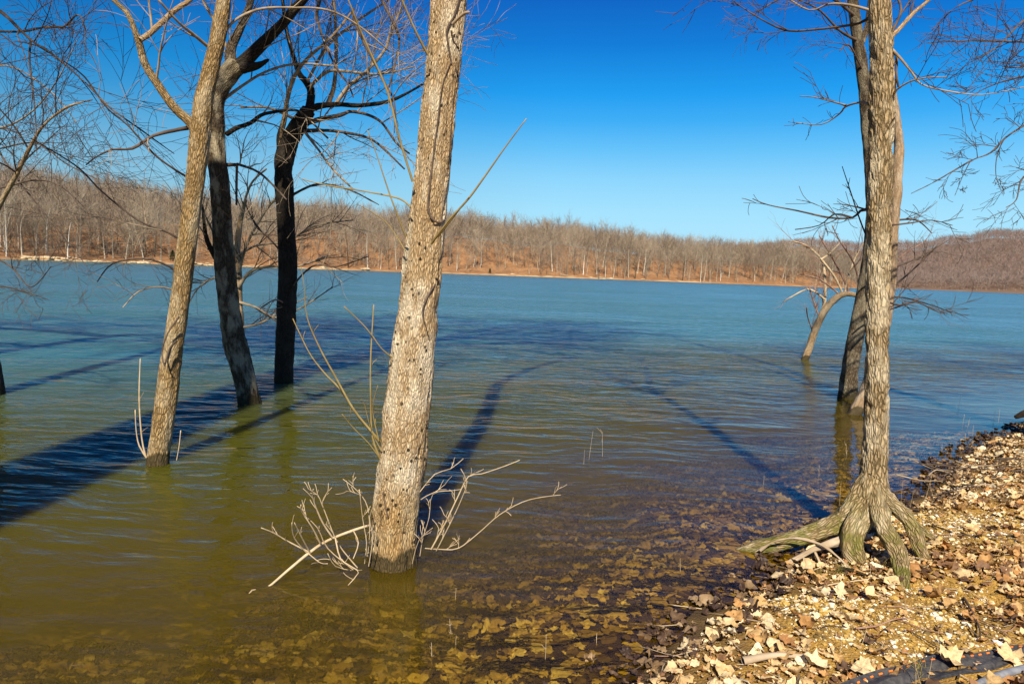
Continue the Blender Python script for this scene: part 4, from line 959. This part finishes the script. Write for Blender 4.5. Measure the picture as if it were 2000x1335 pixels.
def leaf_batch(places, name, mat, label, zoff=.004, tilt=.25, cap=None):
    """places: x y size tint"""
    V, F, T = [], [], []; off = 0
    xy = np.array([(p[0], p[1]) for p in places]); zs = gz(xy[:, 0], xy[:, 1])
    e_ = .03; zx = (gz(xy[:, 0]+e_, xy[:, 1])-zs)/e_; zy = (gz(xy[:, 0], xy[:, 1]+e_)-zs)/e_
    for i, p in enumerate(places):
        v, f, ve = TPL[rng.randrange(len(TPL))]; s = p[2]
        m = Euler((rng.gauss(0, tilt), rng.gauss(0, tilt), 0)).to_matrix(); m = Matrix.Rotation(rng.random()*6.28, 3, 'Z') @ m
        if rng.random() < .35: m = m @ Matrix.Rotation(math.pi, 3, 'X')
        v2 = (v @ np.array(m).T)*s; v2[:, 2] += v2[:, 0]*zx[i]*.8+v2[:, 1]*zy[i]*.8
        v2[:, 2] += zs[i]+zoff+rng.random()*.014-min(0, np.percentile(v2[:, 2], 12)); v2[:, 0] += p[0]; v2[:, 1] += p[1]
        if cap is not None: v2[:, 2] = np.minimum(v2[:, 2], np.maximum(cap-.004*rng.random(), zs[i]+.003)+.12*np.minimum(0, v2[:, 2]-cap))
        V.append(v2); F.append(f+off); off += len(v); T.append(np.full(len(v), p[3]))
    return mesh_np(name, np.concatenate(V), np.concatenate(F), mat, attrs={'tint': np.concatenate(T)}, smooth=True), label
def leaf_mat(name, stops, spec=.3, rough=.7):
    b = NB(name); at = b.attr('tint').outputs['Fac']; pos = b.node('ShaderNodeNewGeometry').outputs['Position']
    col = b.ramp(at, stops); n = b.noise(pos, 90, 4, .6)
    col = b.mix(b.ramp(n, [(.4, 0.0), (.75, .45)]), col, (.10, .055, .025))
    b.princ(col, rough, b.bump(n, .4, .004), spec); return b.m
M_LEAF = leaf_mat('leaf_dry', [(0, (.09, .05, .03)), (.16, (.26, .14, .07)), (.3, (.47, .23, .075)), (.42, (.54, .34, .14)), (.6, (.66, .47, .24)), (.8, (.76, .60, .36)), (1, (.86, .74, .52))], .25, .6)
M_LEAFW = leaf_mat('leaf_sunken', [(0, (.04, .026, .010)), (.3, (.15, .10, .025)), (.55, (.42, .29, .08)), (.85, (.62, .46, .15)), (1, (.74, .60, .28))], .1, .8)
M_LEAFD = leaf_mat('leaf_wet', [(0, (.025, .014, .012)), (.4, (.075, .042, .028)), (.7, (.17, .105, .05)), (1, (.38, .26, .14))], .35, .55)
grav = [(G(1740, 1205, .15), .62, .50), (G(1900, 1010, .15), .85, .55), (G(1590, 1160, .1), .3, .18), (G(1860, 1130, .2), .3, .2)]
def in_grav(x, y):
    m = 0
    for c, a, b_ in grav:
        q = ((x-c.x)/a)**2+((y-c.y)/b_)**2; m = max(m, 1-q)
    return m
# bank leaves
STRIP = [G(px_, py_, .2) for px_, py_ in ((1690, 1338), (1760, 1318), (1830, 1300), (1900, 1292), (1970, 1275), (2040, 1262))]
pl = []
cand = np.stack([nr.uniform(-3, 13, 170000), nr.uniform(1.2, 13, 170000)], -1); sdv = sdist(cand[:, 0], cand[:, 1])
for (x, y), d in zip(cand, sdv):
    if d < .05 or d > 4.5 or math.hypot(x, y) > 16: continue
    den = .75 if d > .1 else .5
    if in_grav(x, y) > 0: den *= .16
    if min((x-q.x)**2+(y-q.y)**2 for q in STRIP) < .02: den *= .15
    if rng.random() < den*.8*(1 if y < 8 else .6):
        tn = min(1, max(0, rng.gauss(.60 if d < .7 else .34, .25))); pl.append((x, y, rng.choice([.025, .03, .035, .04, .045, .05, .06, .075, .10])*rng.uniform(.8, 1.15), tn))
print('bank leaves', len(pl))
o, _ = leaf_batch(pl, 'leaf_litter', M_LEAF, '', tilt=.32); tag(o, 'dry tan and orange leaf litter covering the bank', 'leaf litter', None, 'stuff')
# sunken leaves
pl = []
zcand = gz(cand[:, 0], cand[:, 1])
for (x, y), d, zc in zip(cand, sdv, zcand):
    if d > -.03 or d < -4.5 or y > 9.5: continue
    if zc > -.008: continue
    if rng.random() < (.55 if d > -2.5 else .3): pl.append((x, y, rng.choice([.035, .05, .06, .07, .09, .12])*rng.uniform(.8, 1.2), min(1, max(0, rng.gauss(.58 if d < -.35 else .45, .27)))))
print('sunken leaves', len(pl))
o, _ = leaf_batch(pl, 'sunken_leaves', M_LEAFW, '', tilt=.16, cap=-.004); tag(o, 'brown sunken leaves lying on the lake bed in the shallows', 'leaves', None, 'stuff')
# wet dark band at the waterline
pl = []
c2 = np.stack([nr.uniform(-1, 10, 50000), nr.uniform(1.8, 12, 50000)], -1); s2 = sdist(c2[:, 0], c2[:, 1])
for (x, y), d in zip(c2, s2):
    if -.26 < d < .2 and rng.random() < .5: pl.append((x, y, rng.choice([.03, .04, .05, .07, .09])*rng.uniform(.8, 1.2), rng.random()**1.3))
print('wet leaves', len(pl))
o, _ = leaf_batch(pl, 'wet_leaves', M_LEAFD, '', tilt=.3); tag(o, 'dark wet leaf scraps washed up along the waterline', 'leaves', None, 'stuff')

pl = []
c2 = np.stack([nr.uniform(0, 10, 60000), nr.uniform(1.8, 12, 60000)], -1); s2 = sdist(c2[:, 0], c2[:, 1])
for (x, y), d in zip(c2, s2):
    if .03 < d < 3.2 and min((x-q.x)**2+(y-q.y)**2 for q in STRIP) > .014 and rng.random() < (.12 if in_grav(x, y) > 0 else .5): pl.append((x, y, rng.uniform(.012, .034), min(1, abs(rng.gauss(.25, .3)))))
o, _ = leaf_batch(pl, 'leaf_crumbs', M_LEAF, '', tilt=.5); tag(o, 'crumbled brown leaf scraps between the larger leaves on the bank', 'leaf litter', None, 'stuff')

# leaves one can pick out
SPECIAL = [(1830, 1165, .16, .36, 'orange lobed leaf on the gravel beside a dark twig'), (1860, 1185, .15, .40, 'broad orange leaf just below another orange leaf on the gravel'), (1895, 1215, .14, .33, 'curled orange leaf right of the white pebbles'),
           (1705, 1172, .13, .72, 'crumpled pale tan leaf lying alone in the gravel patch'), (1640, 1205, .12, .75, 'pale folded leaf at the left of the gravel patch'), (1640, 1160, .20, .82, 'large cream lobed leaf below the splayed roots'),
           (1600, 1165, .17, .86, 'cream leaf at the left end of the long thin stick'), (1850, 1300, .17, .70, 'tan lobed leaf lying on the black fabric'), (1970, 1290, .16, .66, 'tan leaf beside the black fabric in the lower right corner'),
           (1435, 1215, .14, .36, 'upturned orange brown leaf at the waterline'), (1530, 1285, .17, .45, 'crumpled orange leaf near the bottom edge of the bank'), (1495, 1245, .15, .8, 'pale curled leaf near the water left of the gravel'),
           (1590, 1300, .16, .85, 'pale leaf on brown litter at the bottom of the bank'), (1680, 1310, .18, .75, 'large tan lobed leaf just left of the orange stitched fabric'), (1720, 1290, .14, .42, 'golden orange leaf above the black fabric')]
for i, (px, py, s, tn, lab) in enumerate(SPECIAL):
    c = G(px, py, .2); zg = gz1(c.x, c.y); c = G(px, py, zg); zg = gz1(c.x, c.y)
    v, f, ve = TPL[(i*5+1) % 24]; m = np.array(Matrix.Rotation(rng.random()*6.28, 3, 'Z') @ Euler((rng.gauss(.2, .2), rng.gauss(0, .2), 0)).to_matrix())
    v2 = (v @ m.T)*s*.8; v2[:, 2] += -v2[:, 2].min()+zg+.012; v2[:, 0] += c.x; v2[:, 1] += c.y
    o = mesh_np('fallen_leaf', v2, f, M_LEAF, off=(c.x, c.y, zg), attrs={'tint': np.full(len(v2), tn)}); tag(o, lab, 'leaf', 'larger leaves on the bank')
# a pale leaf and a yellow one under water
for (px, py, s, tn, lab) in [(583, 1265, .11, 1.0, 'pale yellow leaf floating free of the murky bottom at lower left'), (1157, 1193, .09, .85, 'rounded golden leaf on the lake bed')]:
    c = G(px, py, -.04); v, f, ve = TPL[3]; v2 = v*s; v2[:, 2] -= v2[:, 2].max(); v2 = v2+np.array([c.x, c.y, -.03])
    o = mesh_np('sunken_leaf', v2, f, M_LEAFW, off=(c.x, c.y, -.04), attrs={'tint': np.full(len(v2), tn)}); tag(o, lab, 'leaf')

# ------------------------------------------------------------------ pebbles
def ico():
    import bmesh
    bm = bmesh.new(); bmesh.ops.create_icosphere(bm, subdivisions=1, radius=1); v = np.array([q.co[:] for q in bm.verts]); f = np.array([[q.index for q in fc.verts] for fc in bm.faces]); bm.free(); return v, f
IV, IF = ico()
pl = []
for c, a, b_ in grav:
    for i in range(int(13000*a*b_)):
        x = c.x+nr.uniform(-a, a); y = c.y+nr.uniform(-b_, b_)
        if in_grav(x, y) > rng.random()*.5: pl.append((x, y))
for i in range(2600):
    x, y = nr.uniform(.5, 8), nr.uniform(2.5, 10); pl.append((x, y))
xy = np.array(pl); sdv = sdist(xy[:, 0], xy[:, 1]); xy = xy[sdv > .08]; zs = gz(xy[:, 0], xy[:, 1])
V, F, T = [], [], []
for i, ((x, y), z0) in enumerate(zip(xy, zs)):
    s = min(.022, .0028+nr.exponential(.0032)); sc = np.array([s*nr.uniform(1, 1.6), s*nr.uniform(.8, 1.2), s*nr.uniform(.5, .8)])
    v = IV*(1+nr.normal(0, .12, (len(IV), 1)))*sc; a = nr.random()*6.28; v = np.stack([v[:, 0]*math.cos(a)-v[:, 1]*math.sin(a)+x, v[:, 0]*math.sin(a)+v[:, 1]*math.cos(a)+y, v[:, 2]+z0+s*.25], -1)
    V.append(v); F.append(IF+i*len(IV)); T.append(np.full(len(IV), nr.random()))
b = NB('pebble'); at = b.attr('tint').outputs['Fac']
b.princ(b.ramp(at, [(0, (.14, .10, .035)), (.3, (.45, .28, .06)), (.6, (.58, .40, .12)), (.74, (.72, .60, .38)), (1, (.86, .82, .72))]), .55, None, .3)
o = mesh_np('gravel', np.concatenate(V), np.concatenate(F), b.m, attrs={'tint': np.concatenate(T)}, smooth=False); tag(o, 'white quartz and ochre pebbles scattered over the bank', 'gravel', None, 'stuff')
print('pebbles', len(xy))

# ------------------------------------------------------------------ sticks, weeds, logs
def ground_stick(pxs, r, label, mat, name='stick', grp=None, lift=.012, tw=0):
    pts = []
    for px, py in pxs:
        c = G(px, py, .12); 
        for _ in range(2): c = G(px, py, max(0, gz1(c.x, c.y)))
        pts.append(Vector((c.x, c.y, max(gz1(c.x, c.y), -.01)+r*.6+lift+rng.random()*.008)))
    p2, r2 = smooth_path(pts, [r*(1-.6*i/(len(pts)-1)) for i in range(len(pts))], .04)
    g = Geo(); g.tube(p2, r2, 7)
    if tw: sprout(g, p2, r2, tw, .12, 0, 2, (0, 0, .2), rmin=.0015)
    o = g.build(name, mat, None, p2[0]); tag(o, label, 'stick', grp); return o
ground_stick([(1565, 1165), (1620, 1148), (1690, 1135), (1760, 1128)], .006, 'long thin pale stick below the splayed roots', M_TWIG_W)
ground_stick([(1670, 1233), (1710, 1228), (1740, 1218), (1765, 1213), (1785, 1216)], .006, 'thin curved reddish stick across the white pebbles', M_TWIG_R)
ground_stick([(1882, 1172), (1900, 1205), (1912, 1235), (1914, 1255)], .008, 'dark bent twig upright in the view right of the gravel', M_TWIG_D, tw=4)
ground_stick([(1820, 1030), (1870, 1045), (1920, 1050), (1985, 1048)], .007, 'brown stick lying behind the right root', M_TWIG_D)
ground_stick([(1925, 865), (1960, 868), (1990, 872), (2040, 878)], .012, 'bleached stick lying along the far tip of the bank', M_TWIG_W)
ground_stick([(1870, 960), (1920, 950), (1950, 955), (1990, 968)], .012, 'grey stick on the leaves of the far bank', M_DEADWOOD)
ground_stick([(1400, 1100+140), (1450, 1235), (1520, 1222)], .006, 'short brown stick at the water edge', M_TWIG_D)
ground_stick([(1640, 1118), (1665, 1122), (1690, 1130)], .018, 'chunk of dark wood below the roots', M_BARK_D)
ground_stick([(1450, 1300), (1520, 1290), (1600, 1292)], .022, 'rotten olive brown wood strip near the bottom edge', M_DEADWOOD)
SG = 'dark twigs heaped along the far tip of the bank'
for i in range(90):
    px = rng.uniform(1830, 2060); py = 868+(2000-px)*.33+rng.uniform(-12, 60)
    c = G(px, py, .08); 
    if sdist(np.array([c.x]), np.array([c.y]))[0] < -.15: continue
    a = rng.gauss(.25, .5); L = rng.uniform(.25, .9); z0 = max(0, gz1(c.x, c.y))+rng.uniform(.01, .06)
    d = Vector((math.cos(a), math.sin(a), rng.gauss(0, .08))); pts = [Vector((c.x, c.y, z0))+d*L*(t-.5)+rvec()*.035 for t in (0, .25, .5, .75, 1)]; pts = smooth_path(pts, [0]*5, .06)[0]
    g = Geo(); g.tube(pts, list(np.linspace(rng.uniform(.004, .009), .002, len(pts))), 5); o = g.build('twig', rng.choice([M_TWIG_D, M_TWIG_D, M_BARK_D, M_TWIG_D, M_TWIG]), None, pts[0])
    tag(o, 'thin twig in the heap along the far tip of the bank', 'twig', SG)
for i in range(150):
    px = rng.uniform(1250, 2050); py = rng.uniform(1010, 1340); c = G(px, py, .1)
    if sdist(np.array([c.x]), np.array([c.y]))[0] < -.25: continue
    a = rng.random()*3.14; L = rng.uniform(.06, .32); pts = []
    for t in (-.5, -.15, .2, .5):
        x, y = c.x+math.cos(a)*L*t, c.y+math.sin(a)*L*t+rng.gauss(0, .008); pts.append(Vector((x, y, max(gz1(x, y), -.02)+.014)))
    r = rng.uniform(.0018, .004); g = Geo(); g.tube(pts, [r, r, r*.8, r*.5], 4); o = g.build('twig', rng.choice([M_TWIG_D, M_TWIG, M_TWIG_R, M_TWIG_W]), None, pts[0])
    tag(o, 'small twig lying in the leaf litter of the near bank', 'twig', 'small twigs scattered in the bank litter')
# log end at the right edge over the water
p_ = [P(2080, 790, 10.4), P(2035, 800, 10.3), P(2005, 806, 10.2), P(1984, 814, 10.15)]
g = Geo(); q, r_ = smooth_path(p_, [.08, .07, .055, .03], .05); g.tube(q, r_, 12); o = g.build('driftwood_log', M_BARK_K, None, q[0]); tag(o, 'black driftwood limb poking over the water at the right edge', 'driftwood')
g = Geo(); q = [P(2080, 838, 10.1), P(2030, 832, 10.1), P(1990, 828, 10.1)]; g.tube(q, [.05, .04, .02], 8); o = g.build('driftwood_log', M_BARK_K, None, q[0]); tag(o, 'low black driftwood piece just under the limb at the right edge', 'driftwood')
# weed stalks standing in the water
def stalk(px, py, hpx, lab, n=1, grp='thin dead weed stalks standing in the shallows', mat=M_TWIG_W, zz=0.0, lean=.1, r=.0018):
    c = G(px, py, zz); h_ = hpx/FPX*c.y; g = Geo()
    base = Vector((c.x, c.y, min(gz1(c.x, c.y), zz)-.01))
    tip = Vector((c.x+rng.gauss(0, lean)*h_, c.y+rng.gauss(0, lean)*h_, zz+h_)); mid = (base+tip)/2+rvec()*.02*h_
    q, rr_ = smooth_path([base, mid, tip], [r, r*.9, r*.5], .05); g.tube(q, rr_, 4)
    if n > 1: sprout(g, q, rr_, n/h_, h_*.35, 0, 2, (0, 0, .5), rmin=.0012)
    o = g.build('weed_stalk', mat, None, base); tag(o, lab, 'weed', grp)
WL = 'thin dead weed stalk standing in the water'
for px, py, hh_, n in [(1148, 897, 58, 1), (1178, 892, 50, 3), (1140, 905, 30, 1), (882, 1235, 34, 5), (890, 1258, 20, 4), (845, 1280, 30, 3), (1065, 1285, 60, 2), (1165, 1255, 20, 3), (1330, 1115, 28, 1), (888, 1170, 26, 1), (1880, 828, 20, 4), (1888, 832, 18, 2), (1885, 860, 14, 3),
                      (1655, 890, 26, 4), (1900, 850, 20, 3), (1870, 800, 30, 1), (1840, 880, 14, 2), (1940, 830, 30, 2), (1950, 822, 24, 1), (1600, 930, 22, 3), (1490, 945, 18, 1)]:
    stalk(px, py, hh_, WL, n)
for px, py, hh_ in [(1760, 985, 50), (1775, 1000, 44), (1802, 990, 66), (1828, 985, 44), (1876, 965, 50), (1640, 985, 50), (1700, 1128, 44), (1655, 1120, 50), (1540, 1140, 30), (1770, 1190, 60), (1830, 1275, 50), (1790, 1340, 70), (1800, 1338, 60), (1810, 1338, 66), (1680, 1265, 50), (1640, 1275, 40), (1955, 1110, 40)]:
    c = G(px, py, .1); stalk(px, py, hh_, 'thin dry stalk standing up from the bank leaf litter', 1, 'dry stalks standing on the bank', zz=max(0.0, gz1(c.x, c.y)), lean=.2, r=.0014)
# grass tufts at the roots
g = Geo()
for i in range(90):
    px, py = rng.choice([(1688, 1100), (1650, 1108), (1605, 1110), (1790, 1330), (1735, 1112)]); c = G(px+rng.gauss(0, 9), py+rng.gauss(0, 5), .08); z0 = max(0, gz1(c.x, c.y)); b_ = Vector((c.x, c.y, z0-.01)); h_ = rng.uniform(.03, .09)
    g.tube([b_, b_+Vector((rng.gauss(0, .01), rng.gauss(0, .01), h_*.6)), b_+Vector((rng.gauss(0, .03), rng.gauss(0, .03), h_))], [.0016, .0013, .0005], 3)
o = g.build('grass', simple_mat('dry_grass', (.30, .22, .05), (.40, .36, .10), 30)); tag(o, 'yellow green grass blades at the foot of the right tree', 'grass', None, 'stuff')

# ------------------------------------------------------------------ black fabric strip with orange stitching (bottom right)
M_FAB = simple_mat('black_fabric', (.035, .035, .04), (.085, .08, .08), 40, .55, .003)
b = NB('orange_thread'); b.princ((.85, .22, .03), .6); M_STI = b.m
edge_px = [(1610, 1350), (1660, 1330), (1700, 1315), (1750, 1300), (1800, 1285), (1850, 1279), (1890, 1275), (1930, 1268), (1970, 1258), (2030, 1252), (2100, 1240)]
low_px = [(1640, 1385), (1700, 1370), (1740, 1352), (1790, 1338), (1835, 1326), (1880, 1318), (1920, 1312), (1960, 1300), (2000, 1282), (2060, 1275), (2120, 1262)]
def gp(px, py, lift):
    c = G(px, py, .2)
    for _ in range(3): c = G(px, py, gz1(c.x, c.y)+lift)
    return Vector((c.x, c.y, gz1(c.x, c.y)+lift))
E, _ = smooth_path([gp(*p, .03) for p in edge_px], [1]*len(edge_px), .03); Lo, _ = smooth_path([gp(*p, .006) for p in low_px], [1]*len(low_px), .03)
n = min(len(E), len(Lo)); E = [E[int(i*(len(E)-1)/(n-1))] for i in range(n)]; Lo = [Lo[int(i*(len(Lo)-1)/(n-1))] for i in range(n)]
mw = 10; top = []
for i in range(n):
    for j in range(mw):
        t = j/(mw-1); p = E[i].lerp(Lo[i], t); p.z += .010*math.sin(i*.22+j*.9)*math.sin(math.pi*t)+.012*float(vnoise(i*.14, j*.6, 4)); top.append(p[:])
top = np.array(top); bot = top-np.array([0, 0, .004]); f = grid_faces(mw, n); nn = len(top)
rim = [[j, j+1, nn+j+1, nn+j] for j in range(mw-1)]+[[(n-1)*mw+j+1, (n-1)*mw+j, nn+(n-1)*mw+j, nn+(n-1)*mw+j+1] for j in range(mw-1)]
rim += [[(i+1)*mw, i*mw, nn+i*mw, nn+(i+1)*mw] for i in range(n-1)]+[[i*mw+mw-1, (i+1)*mw+mw-1, nn+(i+1)*mw+mw-1, nn+i*mw+mw-1] for i in range(n-1)]
ff = f.tolist()+(f[:, ::-1]+nn).tolist()+rim
sv, sf = [], []
T2 = top.reshape(n, mw, 3); k = 0
for i in range(1, n-2, 1):
    if i % 2: continue
    a = T2[i, 1]; c_ = T2[i+1, 1]; d_ = T2[i+1, 2]; e_ = T2[i, 2]; a2 = a*.8+e_*.2; e2 = a*.45+e_*.55; c3 = c_*.8+d_*.2; d3_ = c_*.45+d_*.55
    c3 = a2+(c3-a2)*.75; d3_ = e2+(d3_-e2)*.75
    for h_ in (.0045, .0005):
        for q in (a2, c3, d3_, e2): sv.append(q+np.array([0, 0, h_]))
    o_ = k*8; sf += [[o_, o_+1, o_+2, o_+3], [o_+4, o_+7, o_+6, o_+5], [o_, o_+4, o_+5, o_+1], [o_+1, o_+5, o_+6, o_+2], [o_+2, o_+6, o_+7, o_+3], [o_+3, o_+7, o_+4, o_]]; k += 1
of = mesh_np('fabric_strip', np.concatenate([top, bot, np.array(sv)]), ff+[[q+2*nn for q in fc] for fc in sf], M_FAB, None, off=E[n//2], smooth=False)
of.data.materials.append(M_STI); mi = np.zeros(len(of.data.polygons), dtype=np.int32); mi[len(ff):] = 1; of.data.polygons.foreach_set('material_index', mi)
tag(of, 'black geotextile fabric strip with orange stitching half buried at lower right', 'fabric strip')
# grey plastic pipe edge in the corner
q = [gp(1890, 1345, .02), gp(1930, 1325, .03), gp(1970, 1312, .035), gp(2040, 1295, .03)]; q, r_ = smooth_path(q, [.012, .016, .018, .018], .04)
g = Geo(); g.tube(q, r_, 12); o = g.build('pipe', simple_mat('grey_plastic', (.16, .17, .20), (.26, .27, .30), 30, .4), None, q[0]); tag(o, 'grey blue pipe in the bottom right corner below the fabric', 'pipe')
